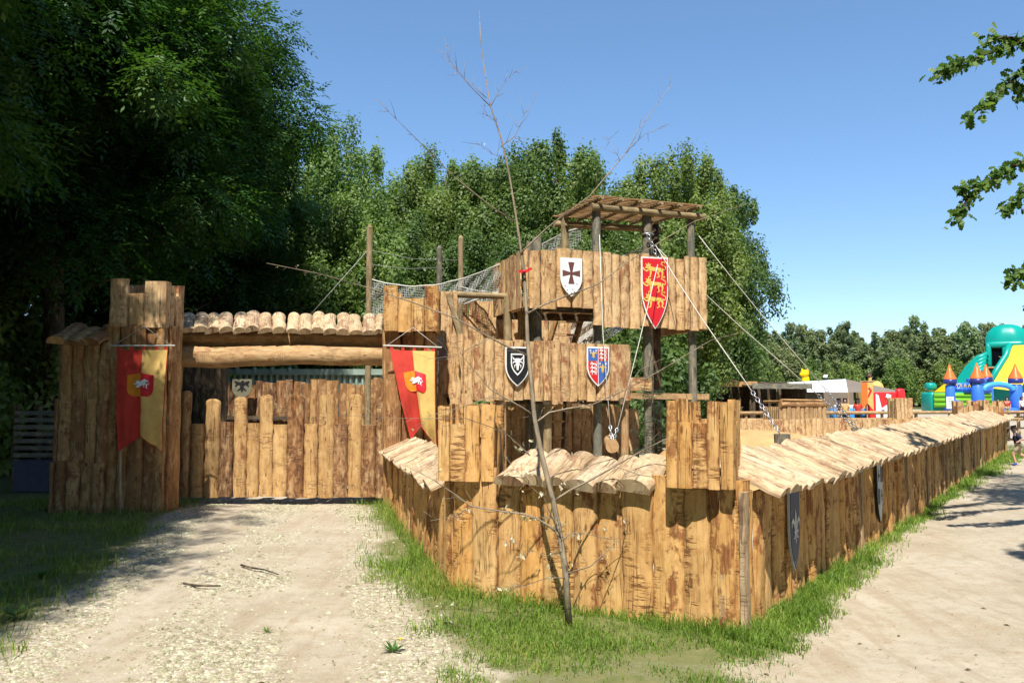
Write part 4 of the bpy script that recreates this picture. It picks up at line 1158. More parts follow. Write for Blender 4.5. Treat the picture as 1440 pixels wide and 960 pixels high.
def lion(mb, fr, x, y, s, z, flip=1):
    T = lambda pts: [(x + flip * a * s, y + b * s) for a, b in pts]
    k = s
    stroke(mb, fr, T([(-.30, .08), (-.05, .04), (.18, .06), (.33, .02)]), [.22 * k, .20 * k, .15 * k, .18 * k], z)
    disc(mb, fr, x - flip * .36 * s, y + .16 * s, .135 * s, z); stroke(mb, fr, T([(-.40, .14), (-.54, .10)]), [.14 * k, .06 * k], z)
    for a in ((-.52, .30), (-.36, .36), (-.22, .30)): stroke(mb, fr, T([(-.36, .16), a]), [.14 * k, .03 * k], z)
    stroke(mb, fr, T([(-.30, .05), (-.46, -.06), (-.60, .02), (-.66, .10)]), [.12 * k, .09 * k, .07 * k, .09 * k], z)
    stroke(mb, fr, T([(-.22, .02), (-.24, -.18), (-.26, -.34), (-.38, -.38)]), [.13 * k, .09 * k, .07 * k, .07 * k], z)
    stroke(mb, fr, T([(.26, .02), (.16, -.16), (.24, -.32), (.10, -.38)]), [.16 * k, .09 * k, .07 * k, .07 * k], z)
    stroke(mb, fr, T([(.36, .02), (.42, -.16), (.38, -.32), (.50, -.38)]), [.16 * k, .09 * k, .07 * k, .07 * k], z)
    stroke(mb, fr, T([(.38, .06), (.54, .02), (.60, .16), (.46, .26), (.34, .30), (.40, .42), (.54, .40)]), [.07 * k, .05 * k, .05 * k, .05 * k, .05 * k, .07 * k, .10 * k], z)
def fleur(mb, fr, x, y, s, z):
    T = lambda pts: [(x + a * s, y + b * s) for a, b in pts]
    stroke(mb, fr, T([(0, -.5), (0, -.12), (0, .12), (0, .34), (0, .52)]), [.06 * s, .10 * s, .22 * s, .16 * s, .01 * s], z)
    for g in (-1, 1):
        stroke(mb, fr, T([(g * .05, -.12), (g * .14, .10), (g * .27, .22), (g * .40, .14), (g * .38, 0)]), [.10 * s, .12 * s, .14 * s, .11 * s, .03 * s], z)
        stroke(mb, fr, T([(g * .05, -.16), (g * .13, -.32), (g * .24, -.34)]), [.07 * s, .08 * s, .03 * s], z)
    stroke(mb, fr, T([(-.2, -.14), (.2, -.14)]), .08 * s, z)
def shield(label, o, u, n, w, h, rim, field, emb, rim_w=.02, name='heraldic_shield', k=.42):
    fr = Fr(o, u, n)
    t = thing(name, label, 'shield', o, 'painted shields on the fort')
    if rim:
        mb = MB(); extrude(mb, fr, heater(w, h, 0, k), 0, .018); mb.build('rim', M[rim], t)
        mb = MB(); extrude(mb, fr, [(x * (1 - 2 * rim_w / w), (y + h * .5) * (1 - 2.2 * rim_w / h) - h * .5) for x, y in heater(w, h, 0, k)], .0185, .024); fd = mb.build('field', M[field], t)
    else:
        mb = MB(); extrude(mb, fr, heater(w, h, 0, k), 0, .024); fd = mb.build('field', M[field], t)
    for nm, mat, fn in emb:
        mb = MB(); fn(mb, fr); mb.build(nm, M[mat], fd)
    return t
def pxw(a, b_, Y): return (b_ - a) / FPX * Y
# white shield, brown cross
o = TP(s_at(801), -.075, z_at(801, 364)); w_, h_ = pxw(785.5, 818, 13.15), z_at(801, 364) - z_at(801, 418)
def cross(mb, fr):
    S = h_
    arms = [(.02, .07, .19), (.02, .075, .215)]
    c = (0, -.40 * S)
    pts = []
    for i, (L, wi, wo) in enumerate(((.29, .03, .085), (.24, .035, .085), (.27, .03, .085), (.24, .035, .085))):
        th = math.pi / 2 - i * math.pi / 2; d = V(math.cos(th), math.sin(th)); e = V(-d[1], d[0])
        for a, b_ in ((wi, .04), (wo, L), (-wo, L), (-wi, .04)):
            p = V(*c) + e * a * S + d * b_ * S; pts.append((p[0], p[1]))
    extrude(mb, fr, pts[::-1], .024, .027)
def nick(mb, fr):
    for x, y in ((-.30, -.72), (-.20, -.82), (.05, -.80), (.24, -.66), (.12, -.86), (-.02, -.90)):
        stroke(mb, fr, [(x * w_, y * h_), (x * w_ + .015, y * h_ - .02)], [.02, .004], .0245)
shield('white shield with a brown splayed cross on the lookout parapet', o, uT, nT, w_, h_, None, 'white_paint', [('cross', 'brown_paint', cross), ('chipped_spots', 'brown_paint', nick)], k=.5)
# red shield, three gold lions
o = TP(s_at(918.5), -.078, z_at(918.5, 363)); w2, h2 = pxw(898, 939, 13.6), z_at(918, 363) - z_at(918, 463)
shield('tall red shield with three gold lions on the lookout parapet', o, uT, nT, w2, h2, 'white_paint', 'red_paint',
       [('gold_lion', 'gold_paint', lambda mb, fr, y=y: lion(mb, fr, 0.0, -h2 * y, w2 * .68, .0245)) for y in (.18, .385, .60)], k=.45)
# black shield
o = PP(ps_at(724.5), -.075, pz_at(724.5, 488)); w3, h3 = pxw(706.5, 742, 12.75), pz_at(724, 488) - pz_at(724, 543)
def small_rim(mb, fr):
    a = heater(w3 * .56, h3 * .56, 0); b2 = heater(w3 * .46, h3 * .47, 0)
    extrude(mb, fr, [(x, y - h3 * .17) for x, y in a], .024, .027)
def small_in(mb, fr): extrude(mb, fr, [(x, y - h3 * .205) for x, y in heater(w3 * .47, h3 * .475, 0)], .027, .029)
def head(mb, fr):
    cx, cy, s = 0, -h3 * .40, h3 * .20
    T = lambda pts: [(cx + a * s, cy + b * s) for a, b in pts]
    stroke(mb, fr, T([(0, .55), (0, .2), (0, -.4), (0, -.95)]), [.5 * s, .62 * s, .36 * s, .26 * s], .0295)
    for g in (-1, 1):
        stroke(mb, fr, T([(g * .2, .35), (g * .55, .45), (g * .72, .8)]), [.22 * s, .2 * s, .04 * s], .0295)
        stroke(mb, fr, T([(g * .24, .15), (g * .6, .05), (g * .66, -.2)]), [.2 * s, .16 * s, .04 * s], .0295)
        stroke(mb, fr, T([(g * .16, -.2), (g * .45, -.4), (g * .4, -.7)]), [.14 * s, .14 * s, .04 * s], .0295)
shield('black shield with a small white beast head, left of the sapling trunk', o, uP, nP, w3, h3, 'white_paint', 'black_paint',
       [('inner_rim', 'white_paint', small_rim), ('inner_field', 'black_paint', small_in), ('beast_head', 'white_paint', head)], k=.5)
# quartered shield
o = PP(ps_at(837.5), -.075, pz_at(837.5, 488)); w4, h4 = pxw(820.5, 854.5, 13.3), pz_at(837, 488) - pz_at(837, 543)
def quarters(col):
    def fn(mb, fr):
        H = [(x * .9, (y + h4 * .5) * .92 - h4 * .5) for x, y in heater(w4, h4, 0, .5)]
        ym = -h4 * .36
        def clip(pts, f):
            out = []
            for i in range(len(pts)):
                a, b_ = pts[i], pts[(i + 1) % len(pts)]; fa, fb = f(a), f(b_)
                if fa >= 0: out.append(a)
                if (fa >= 0) != (fb >= 0):
                    q = fa / (fa - fb); out.append((a[0] + (b_[0] - a[0]) * q, a[1] + (b_[1] - a[1]) * q))
            return out
        g = .006
        for sx, sy in (((-1, 1), (1, -1)) if col else ((1, 1), (-1, -1))):
            extrude(mb, fr, clip(clip(H, lambda p: sx * p[0] - g), lambda p: sy * (p[1] - ym) - g), .0185, .0245)
    return fn
def fleurs(mb, fr):
    fleur(mb, fr, -w4 * .22, -h4 * .19, w4 * .34, .025); fleur(mb, fr, w4 * .20, -h4 * .55, w4 * .38, .025)
def dots(mb, fr):
    for x, y in ((-.36, -.10), (-.1, -.10), (.07, -.43), (.34, -.43)): fleur(mb, fr, w4 * x, h4 * y, w4 * .13, .025)
def tinies(mb, fr):
    for j in range(3):
        lion(mb, fr, w4 * .22, -h4 * (.10 + .095 * j), w4 * .27, .025); lion(mb, fr, -w4 * .20, -h4 * (.44 + .10 * j), w4 * .27, .025)
fr = Fr(o, uP, nP); t = thing('heraldic_shield', 'quartered red and blue shield with fleurs-de-lis on the lower platform', 'shield', o, 'painted shields on the fort')
mb = MB(); extrude(mb, fr, heater(w4, h4, 0, .5), 0, .018); mb.build('rim', M['white_paint'], t)
mb = MB(); quarters(1)(mb, fr); bq = mb.build('blue_quarters', M['blue_paint'], t)
mb = MB(); quarters(0)(mb, fr); rq = mb.build('red_quarters', M['red_paint'], t)
for x, y, q in ((-w4 * .22, -h4 * .19, w4 * .34), (w4 * .20, -h4 * .55, w4 * .38)):
    mb = MB(); fleur(mb, fr, x, y, q, .025); mb.build('fleur_de_lis', M['gold_paint'], bq)
for x, y in ((-.36, -.10), (-.1, -.10), (.07, -.43), (.34, -.43)):
    mb = MB(); fleur(mb, fr, w4 * x, h4 * y, w4 * .13, .025); mb.build('small_fleur', M['white_paint'], bq)
for j in range(3):
    for x, y in ((.22, .10 + .095 * j), (-.20, .44 + .10 * j)):
        mb = MB(); lion(mb, fr, w4 * x, -h4 * y, w4 * .27, .025); mb.build('small_lion', M['white_paint'], rq)
# shields on the long wall
def wall_s(px):
    k = (px - 720) / FPX
    return (k * B_[1] - B_[0]) / (uL[0] - k * uL[1])
s = wall_s(1097); pO = B_ + uL * s + nL * .075 + UP * W(1097, 684, (B_ + uL * s)[1])[2]
h5 = pO[2] - W(1095, 800, (B_ + uL * s)[1])[2]
shield('dark blue shield with a pale fleur-de-lis on the path wall, nearer the corner', pO, uL, nL, .27, h5, 'grey_paint', 'grey_blue', [('fleur_de_lis', 'grey_paint', lambda mb, fr: fleur(mb, fr, 0, -h5 * .47, h5 * .40, .0245))], .012, k=.5)
s = wall_s(1219); pO = B_ + uL * s + nL * .085 + UP * W(1219, 651, (B_ + uL * s)[1])[2]
h6 = pO[2] - W(1219, 733, (B_ + uL * s)[1])[2]
def checks(mb, fr):
    w = .27
    for i, (x, y) in enumerate(((-.25, -.06), (.25, -.06), (-.25, -.42), (.25, -.42))):
        extrude(mb, fr, [(w * (x - .17), h6 * y), (w * (x - .17), h6 * (y - .26)), (w * (x + .17), h6 * (y - .26)), (w * (x + .17), h6 * y)], .0245, .0262) if i in (1, 2) else None
    for x, y in ((-.25, -.20), (.25, -.55)):
        stroke(mb, fr, [(w * (x - .13), h6 * y), (w * (x + .13), h6 * y)], .03, .025); stroke(mb, fr, [(w * x, h6 * (y - .1)), (w * x, h6 * (y + .1))], .03, .025)
shield('black and white chequered shield on the path wall, farther from the corner', pO, uL, nL, .27, h6, 'black_paint', 'grey_paint', [('black_checks', 'black_paint', checks)], .012, k=.5)
# eagle shield behind the gate, pale field darkened to paint the shade there
o = W(341, 533, 17.0); he = o[2] - W(341, 558, 17.0)[2]
def eagle(mb, fr):
    stroke(mb, fr, [(0, -he * .12), (0, -he * .35), (0, -he * .72)], [.05, .09, .03], .0245); disc(mb, fr, .015, -he * .14, .028, .0245)
    for g in (-1, 1):
        stroke(mb, fr, [(g * .03, -he * .28), (g * .10, -he * .22), (g * .15, -he * .12)], [.06, .07, .03], .0245)
        stroke(mb, fr, [(g * .08, -he * .25), (g * .14, -he * .42)], [.05, .02], .0245); stroke(mb, fr, [(g * .02, -he * .5), (g * .09, -he * .66)], [.04, .02], .0245)
shield('small pale shield with a black eagle, darkened for shade, on the fence behind the gate', o, V(1, 0, 0), V(0, -1, 0), .40, max(he, .4), None, 'shaded_pale', [('eagle', 'black_paint', eagle)], k=.5)

# ------------------------------------------------------------------ banners
def banner(label, tl, tr, bl, br, notch, n, fold, slack):
    """tl.. corners in the world, red left half and yellow right half, swallow tail"""
    t = thing('cloth_banner', label, 'banner', (tl + tr) / 2, 'two tone swallowtail banners at the gate')
    NX, NY = 20, 34
    c = lambda q, r: (tl * (1 - q) + tr * q) * (1 - r) + (bl * (1 - q) + br * q) * r
    def pt(i, j):
        q, r = i / NX, j / NY
        cut = 1 - notch * max(0, 1 - abs(q - .5) * 2)          # swallow tail
        p = c(q, r * cut)
        return p + n * (.03 + fold * r * (math.sin(q * 9 + r * 2.0) * .6 + math.sin(q * 17 - r * 3) * .35 + .25 * math.sin(q * 31 + r * 4) * r + .22 * math.sin(q * 5 + r * 13)) + slack * math.sin(r * 3.14))
    for nm, mat, i0, i1 in (('red_half', 'red_cloth', 0, NX // 2), ('yellow_half', 'yellow_cloth', NX // 2, NX)):
        mb = MB(); k = i1 - i0 + 1
        P = [pt(i, j) for j in range(NY + 1) for i in range(i0, i1 + 1)]
        mb.add(P, [(j * k + i, j * k + i + 1, (j + 1) * k + i + 1, (j + 1) * k + i) for j in range(NY) for i in range(k - 1)], True)
        mb.build(nm, M[mat], t)
    mb = MB()
    for i in (0, 5, 10, 15, 20):
        a = pt(min(i, 19) if i < 19 else 18.6, 0); b_ = pt(min(i + 1.4, 20), 0)
        mb.add([a, b_, b_ + UP * .07, a + UP * .07], [(0, 1, 2, 3)])
    tube(mb, [pt(20, j) + n * .003 for j in range(NY + 1)], .006, 4)
    tube(mb, [pt(i, NY) + n * .003 for i in range(NX + 1)], .006, 4)
    mb.build('red_trim', M['red_cloth'], t)
    d = nrm(tr - tl)
    mb = MB(); tube(mb, [tl - d * .10 + UP * .06 + n * .03, tr + d * .10 + UP * .06 + n * .03], .012, 7); mb.build('rod', M['rope'], t)
    mb = MB(); pk = (tl + tr) / 2 + UP * .34 - n * .0
    tube(mb, [tl - d * .05 + UP * .06 + n * .03, pk, tr + d * .05 + UP * .06 + n * .03], .004, 4); mb.build('hanging_cord', M['rope'], t)
    # shield emblem on the cloth, follows it
    def on(q, r, off):
        i, j = q * NX, r * NY; return pt(i, j) + n * off
    def patch(nm, mat, q0, q1, off):
        mb = MB(); S, TT = 8, 12; P = []
        for j in range(TT + 1):
            r = j / TT; half = 1 if r < .5 else math.sqrt(max(0, 1 - ((r - .5) / .5) ** 2))
            for i in range(S + 1):
                q = q0 + (q1 - q0) * i / S; q = .5 + (q - .5) * half
                P.append(on(.5 + (q - .5) * .55, .27 + r * .27 / 1.0 * (1 + 0), off))
        mb.add(P, [(j * (S + 1) + i, j * (S + 1) + i + 1, (j + 1) * (S + 1) + i + 1, (j + 1) * (S + 1) + i) for j in range(TT) for i in range(S)], True)
        return mb.build(nm, M[mat], t)
    patch('shield_left_half', 'orange_cloth', 0, .5, .008); eb = patch('shield_right_half', 'red_paint', .5, 1, .008)
    mb = MB()
    class F2:
        def __call__(s, x, y, z): return on(.5 + x, .385 - y * .42, z)
    f2 = F2()
    lion(mb, f2, .03, -.0, .26, .016); stroke(mb, f2, [(-.08, -.10), (.03, .0), (.12, .12)], [.05, .10, .07], .016)
    mb.build('emblem_beast', M['white_paint'], eb)
    return t
YB = 11.72
b1 = banner('shaded red and yellow banner on the left gate tower', W(166, 492, YB), W(237, 492, YB), W(168, 634, YB), W(229, 636, YB), .16, V(0, -1, 0), .055, .03)
mb = MB(); log(mb, W(169, 718, YB - .02) * V(1, 1, 0), W(169, 632, YB - .02), .022, .02, 8, .02)
mb2 = mb.build('banner_pole', M['batten'], None, W(169, 718, YB) * V(1, 1, 0)); tag(mb2, 'pale stick standing under the tip of the left banner', 'stick')
YB = 12.08
banner('sunlit red and yellow banner blown askew on the right gate tower', W(549, 492, YB), W(612, 494, YB), W(578, 618, YB - .05), W(614, 632, YB - .1), .20, V(0, -1, 0), .075, .08)
# ------------------------------------------------------------------ foliage
def unit(n):
    d = NP.randn(n, 3); return d / np.linalg.norm(d, axis=1)[:, None]
def norm_rows(a): return a / np.maximum(1e-6, np.linalg.norm(a, axis=1))[:, None]
def leaf_quads(c, along, nor, L, Wd, fold=0.0):
    along = norm_rows(along); s = norm_rows(np.cross(along, nor))
    L = L[:, None]; Wd = Wd[:, None]
    v = np.stack([c, c + along * L * .45 + s * Wd * .5, c + along * L, c + along * L * .45 - s * Wd * .5], 1).reshape(-1, 3)
    f = np.arange(len(c) * 4).reshape(-1, 4)
    return v, f
def clump_leaves(centers, radii, per, L, Wd, droop=0.3, shell=.55, up=.35):
    """leaves through ellipsoid clumps; centers (K,3), radii (K,3)"""
    K = len(centers); n = K * per
    ci = np.repeat(np.arange(K), per)
    d = unit(n); r = shell + (1 - shell) * NP.rand(n) ** .7
    r *= 1 + .22 * NP.randn(n)
    p = centers[ci] + d * radii[ci] * r[:, None]
    nor = norm_rows(d * 1.0 + np.array([0, 0, up]) + unit(n) * .62)
    al = np.cross(nor, unit(n)); al[:, 2] -= droop
    v, f = leaf_quads(p, al, nor, L * (.7 + .6 * NP.rand(n)), Wd * (.7 + .6 * NP.rand(n)))
    tone = np.clip(NP.rand(K)[ci] * .6 + NP.rand(n) * .45, 0, 1)
    return v, f, np.repeat(tone, 4)
def crown_clumps(R3, n, cz, spread=(.16, .30), lo=-.75, asp=(1.1, 1.1, .75)):
    out, rad_ = [], []
    while len(out) < n:
        d = unit(1)[0]
        if d[2] < lo: continue
        k = NP.rand() ** .45 * (.86 + .28 * NP.rand())
        p = d * np.array(R3) * k
        out.append(p + np.array([0, 0, cz])); s = NP.uniform(*spread) * (R3[0] + R3[2]) / 2
        rad_.append(s * np.array(asp) * (.8 + .4 * NP.rand(3)))
    return np.array(out), np.array(rad_)
def trunk_mesh(name, h, r, clumps, mat=None, lean=.15, nl=14, base_frac=.25):
    mb = MB()
    k = 9; ax = [V(lean * math.sin(i * .9) * .5, lean * math.cos(i * 1.3) * .5, h * i / (k - 1) - .15) for i in range(k)]
    tube(mb, ax, [r * (1.35 if i == 0 else 1) * (1 - .85 * i / (k - 1)) for i in range(k)], 9)
    idx = NP.permutation(len(clumps))[:nl]
    for i in idx:
        c = clumps[i]; q = min(.92, max(base_frac, (c[2] - .25 * np.linalg.norm(c[:2])) / h * .75))
        j = q * (k - 1); a = ax[int(j)] + (ax[min(k - 1, int(j) + 1)] - ax[int(j)]) * (j - int(j))
        m_ = (a + c) / 2 + V(0, 0, -.08 * np.linalg.norm(c - a)) + NP.randn(3) * .15
        rr = r * .42 * (1 - q * .6)
        tube(mb, [a, (a + m_) / 2 + V(0, 0, .05), m_, (m_ + c) / 2, c], [rr, rr * .8, rr * .6, rr * .4, rr * .15], 6)
    o = mb.build(name, mat or M['bark']); me = o.data; bpy.data.objects.remove(o); return me

def make_kind(R3, cz, h, tr, n, per, L, Wd, mat, droop=.3, spread=(.16, .30), shell=.5, lo=-.75, nl=14, base=.25):
    c, r = crown_clumps(R3, n, cz, spread, lo, (.72, .72, 1.15) if mat != 'oak_leaf' else (1.1, 1.1, .75))
    k = n // 6; c[:k] = np.array([0, 0, cz]) + unit(k) * np.array(R3) * NP.uniform(.95, 1.10, (k, 1)); c[:k, 2] = np.maximum(c[:k, 2], cz - R3[2] * .5); r[:k] *= np.array([.55, .55, .9])
    v, f, t = clump_leaves(c, r, per, L, Wd, droop, shell)
    return trunk_mesh('trunk', h, tr, c, nl=nl, base_frac=base), arrays_mesh('crown', v, f, M[mat], False, {'rnd': t})
def ash_kind(R3, cz, h, tr, n, per):
    """drooping compound leaves: sprays of leaflets along arching stalks"""
    c, r = crown_clumps(R3, n, cz, (.12, .24), -.8)
    K = n; N = K * per; ci = np.repeat(np.arange(K), per)
    d = unit(N); p = c[ci] + d * r[ci] * (.45 + .65 * NP.rand(N))[:, None]
    ax = norm_rows(d * np.array([1, 1, .4]) + np.array([0, 0, -.30]) + unit(N) * .55)
    sd = norm_rows(np.cross(ax, np.array([0, 0, 1.0]) + unit(N) * .3)); up = np.cross(sd, ax)
    vs, fs, ts = [], [], []
    tone = np.clip(NP.rand(K)[ci] * .5 + NP.rand(N) * .5, 0, 1)
    sz = .85 + .5 * NP.rand(N)
    for q, sg in ((.12, 1), (.16, -1), (.42, 1), (.46, -1), (.72, 1), (.76, -1), (1.0, 0)):
        b = p + ax * (q * .30 * sz)[:, None] - np.array([0, 0, 1]) * (q * q * .10)
        al = ax * (.55 if sg else 1) + sd * (sg * .85) + np.array([0, 0, -.22])
        v, f = leaf_quads(b, al, up + unit(N) * .35, .125 * sz, .048 * sz)
        fs.append(f + sum(len(x) for x in vs)); vs.append(v); ts.append(np.repeat(np.clip(tone + NP.randn(N) * .08, 0, 1), 4))
    return trunk_mesh('trunk', h, tr, c, nl=18, base_frac=.3), arrays_mesh('crown', np.concatenate(vs), np.concatenate(fs), M['ash_leaf'], False, {'rnd': np.concatenate(ts)})

TREES = {
    'ash': [ash_kind((4.2, 4.0, 5.6), 8.6, 12.5, .26, 165, 200), ash_kind((3.8, 4.2, 5.2), 8.0, 12, .24, 155, 200)],
    'mid': [make_kind((2.7, 2.7, 4.9), 6.6, 11.0, .20, 230, 400, .150, .092, 'mid_leaf', .35, (.14, .25), lo=-.9),
            make_kind((3.1, 2.8, 4.3), 6.0, 10.0, .20, 230, 400, .150, .092, 'mid_leaf', .35, (.13, .26), lo=-.9),
            make_kind((2.3, 2.5, 5.4), 6.9, 11.8, .18, 210, 400, .145, .088, 'mid_leaf', .35, (.13, .24), lo=-.9)],
    'far': [make_kind((2.0, 2.0, 5.6), 7.2, 12.6, .15, 95, 130, .40, .25, 'haze_leaf', .4, (.11, .22), lo=-.95, nl=8),
            make_kind((2.6, 2.6, 4.7), 6.4, 11.0, .17, 100, 130, .40, .25, 'haze_leaf', .4, (.12, .24), lo=-.95, nl=8),
            make_kind((1.6, 1.6, 6.2), 7.8, 14.0, .14, 90, 130, .38, .23, 'haze_leaf', .6, (.10, .20), lo=-.95, nl=8)],
    'bush': [make_kind((1.9, 1.6, 1.3), 1.15, 1.8, .05, 60, 230, .13, .08, 'mid_leaf', .3, (.18, .34), lo=-.5, nl=10, base=.1),
             make_kind((1.5, 1.7, 1.7), 1.5, 2.4, .05, 60, 230, .13, .08, 'mid_leaf', .3, (.18, .34), lo=-.5, nl=10, base=.1)],
}
PROTO = {}
def plant(kind, var, x, y, s, rz, label, cat, name, group, sz=None):
    tm, cmesh = TREES[kind][var]
    t = thing(name, label, cat, (x, y, 0), group)
    t.rotation_euler = (0, 0, rz); t.scale = (s, s, sz or s)
    obj('trunk', tm, t); obj('crown', cmesh, t)
    return t

# tall dark ashes on the left: a leafy wall over the drive
ash = [(-9.7, 17.5, 1.00, 0, 'big dark ash tree over the left gate tower, its crown edge standing against the sky'),
       (-11.5, 15.5, 1.10, 1, 'dark ash tree behind the stub wall at the left edge of the picture'),
       (-10.2, 22.0, 1.08, 1, 'dark ash tree deep in the wood behind the left gate tower'),
       (-15.5, 20.5, 1.15, 0, 'dark ash tree deep in the wood at the far left, nearer the bin'),
       (-14.5, 28.0, 1.15, 1, 'ash tree at the back of the left wood, half hidden by nearer crowns'),
       (-20.0, 27.0, 1.2, 0, 'ash tree at the back of the left wood, beyond the slatted panels'),
       (-12.6, 30.0, .98, 0, 'ash tree behind the wood on the left, over the container roof')]
for i, (x, y, s, v, lab) in enumerate(ash):
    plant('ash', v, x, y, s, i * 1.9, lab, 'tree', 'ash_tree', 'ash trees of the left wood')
# shade trees beside the viewer: they throw the dappled shade over the left verge, towers and drive edge
for i, (x, y, s) in enumerate(((-9.15, 8.7, .85), (-9.7, 7.6, .86), (-10.2, 6.2, .95), (-12.4, 4.0, 1.35), (-12.2, 5.6, 1.25), (-10.9, -1.5, 1.35), (-11.2, 1.2, 1.3), (-9.4, 3.6, .95), (-12.8, 7.5, 1.05), (-9.5, .2, 1.05), (-14.5, 1.5, 1.1), (-11.5, -4.5, 1.15), (-18.0, 11.0, 1.1))):
    plant('ash', i % 2, x, y, s, i * 2.3 + .5, 'ash tree standing left of the drive outside the photograph, shading the left verge', 'tree', 'ash_tree', 'ash trees beside the viewer')

for i, (x, y, s) in enumerate(((-17, -8, 1.3), (-6.5, -11, 1.25), (-1.5, -10, 1.2), (3.5, -11, 1.25), (8.5, -9.5, 1.2), (13.5, -8, 1.25), (-22, 0, 1.3), (18.5, -3, 1.2), (-12, -14, 1.35), (1, -15, 1.4))):  # unseen trees added to block sky light and deepen the shade
    plant('ash', i % 2, x, y, s, i * 2.9 + 1, 'unseen ash tree added behind the viewer to hold back sky light', 'tree', 'ash_tree', 'added trees behind the viewer that cut sky light')

# middle trees behind the fort
mid = [(-8.3, 29.0, .84, 2), (-5.3, 25.5, .76, 1), (-5.4, 33.0, .92, 1), (-2.9, 31.0, .88, 0), (-.4, 30.0, .84, 2), (1.7, 31.5, .97, 0), (4.2, 31.0, .92, 1), (6.5, 32.0, .90, 2), (9.3, 38.5, .98, 0), (-4.2, 27.5, .74, 1), (-1.0, 27.0, .64, 1),
       (3.0, 28.0, .68, 1), (9.9, 40.0, .70, 1), (6.0, 37.0, .85, 0), (-7.5, 37.0, 1.08, 2), (0.6, 36.0, 1.0, 1), (-3.0, 36.5, .98, 2), (3.4, 36.0, 1.0, 0)]
midlab = ['shaded tree filling the gap above the gate lintel', 'sunlit tree rising over the green container roof', 'first dense tree behind the container', 'leafy tree above the tall net pole', 'slim leafy tree above the grey and brown poles', 'tall leafy tree rising just left of the lookout roof', 'leafy tree behind the lookout tower roof',
          'slim leafy tree just right of the lookout roof', 'rounded tree at the right end of the middle wood', 'low tree behind the long net', 'low bushy tree behind the plank hut', 'low bushy tree seen under the lookout parapet',
          'last and lowest tree of the middle wood, over the dark sheds', 'back row tree behind the right tower post', 'back row tree between the ashes and the middle wood', 'back row tree behind the sapling top', 'back row tree filling the gap behind the net poles', 'back row tree seen over the lookout roof']
for i, ((x, y, s, v), lab) in enumerate(zip(mid, midlab)):
    plant('mid', v, x, y, s, i * 2.4, lab, 'tree', 'leafy_tree', 'trees behind the fort')
bush = [(-5.5, 26, 1.15, 0), (-3.0, 25.5, 1.1, 1), (-.5, 25, 1.1, 0), (1.8, 25, 1.2, 1), (4.0, 24.8, 1.2, 0), (6.3, 37, 1.3, 1), (8.4, 38.5, 1.35, 0), (11.3, 43.0, 1.5, 1), (15.5, 56, 1.6, 0)]
blab = ['behind the container', 'behind the long rope net', 'behind the plank hut', 'behind the stair', 'seen through under the lookout parapet', 'right of the tower posts', 'behind the open sheds', 'beside the sheds near the tall tree', 'left of the white marquee']
for i, ((x, y, s, v), lab) in enumerate(zip(bush, blab)):
    plant('bush', v, x, y, s, i * 1.7, 'green bush ' + lab, 'bush', 'leafy_bush', 'bushes behind the fort')
for i, (x, y, s) in enumerate(((-9.2, 19.5, 1.3), (-12.5, 19.0, 1.5), (-16.5, 24.0, 1.6), (-21, 33, 2.0), (-26, 36, 2.2), (-13, 34, 2.0), (-32, 40, 2.4), (-18, 38, 2.2), (-8, 34, 1.8), (-13.5, 17.5, 1.5), (-11.0, 17.2, 1.3), (-16, 18.5, 1.7), (-20, 22, 2.0), (-24, 27, 2.2), (-8.6, 25, 1.5), (-11.5, 26, 1.6), (-29, 31, 2.3))):
    plant('bush', i % 2, x, y, s, i * 1.1, 'dark shaded bush in the undergrowth of the left wood', 'bush', 'undergrowth_bush', 'undergrowth of the left wood')

# far forest
far_n = 0
fl = []
for row, (yb, dx) in enumerate(((102, 2.7), (107, 2.7), (112, 2.8))):
    x = 17 + row * 1.1
    while x < 84:
        fl.append((x + NP.randn() * .8, yb + NP.randn() * 2.0, .86 + .16 * NP.rand() + row * .04, NP.randint(3)))
        x += dx * (.7 + .5 * NP.rand())
for i, (x, y, s, v) in enumerate(fl):
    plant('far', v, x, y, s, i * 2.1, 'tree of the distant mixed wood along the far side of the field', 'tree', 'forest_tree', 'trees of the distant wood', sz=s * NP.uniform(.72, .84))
for i, (x, y, s) in enumerate(((28, 97, 1.7), (33, 96, 1.5), (39, 97, 1.8), (45, 97, 1.6), (51, 96, 1.9), (57, 98, 1.7), (64, 98, 1.9), (71, 99, 1.9))):
    plant('bush', i % 2, x, y, s * 1.1, i * .9, 'pale green shrub along the foot of the distant wood', 'bush', 'forest_shrub', 'shrubs of the distant wood')

# ------------------------------------------------------------------ oak at the right: off frame trunk, twigs reaching in
ok = thing('oak_tree', 'oak branches with lobed leaves hanging into the top right of the sky', 'tree', (9.7, 8.6, 0))
def oak_leaves(c, along, nor, L):
    """lobed outline, two rows of quads"""
    n = len(c); along = norm_rows(along); s = norm_rows(np.cross(along, nor)); nor = norm_rows(np.cross(s, along))
    prof = [(0, .04), (.16, .22), (.26, .13), (.42, .34), (.54, .20), (.70, .36), (.80, .22), (1.0, .08)]
    vs = []
    for q, w in prof:
        for sg in (-1, 1):
            vs.append(c + along * (L * q)[:, None] + s * (L * w * sg)[:, None] + nor * (L * (.10 * abs(w) * 2 - .18 * q * q))[:, None])
    v = np.stack(vs, 1).reshape(-1, 3)
    k = len(prof) * 2
    f = np.array([(2 * i, 2 * i + 1, 2 * i + 3, 2 * i + 2) for i in range(len(prof) - 1)])
    f = (f[None] + (np.arange(n) * k)[:, None, None]).reshape(-1, 4)
    return v, f, k
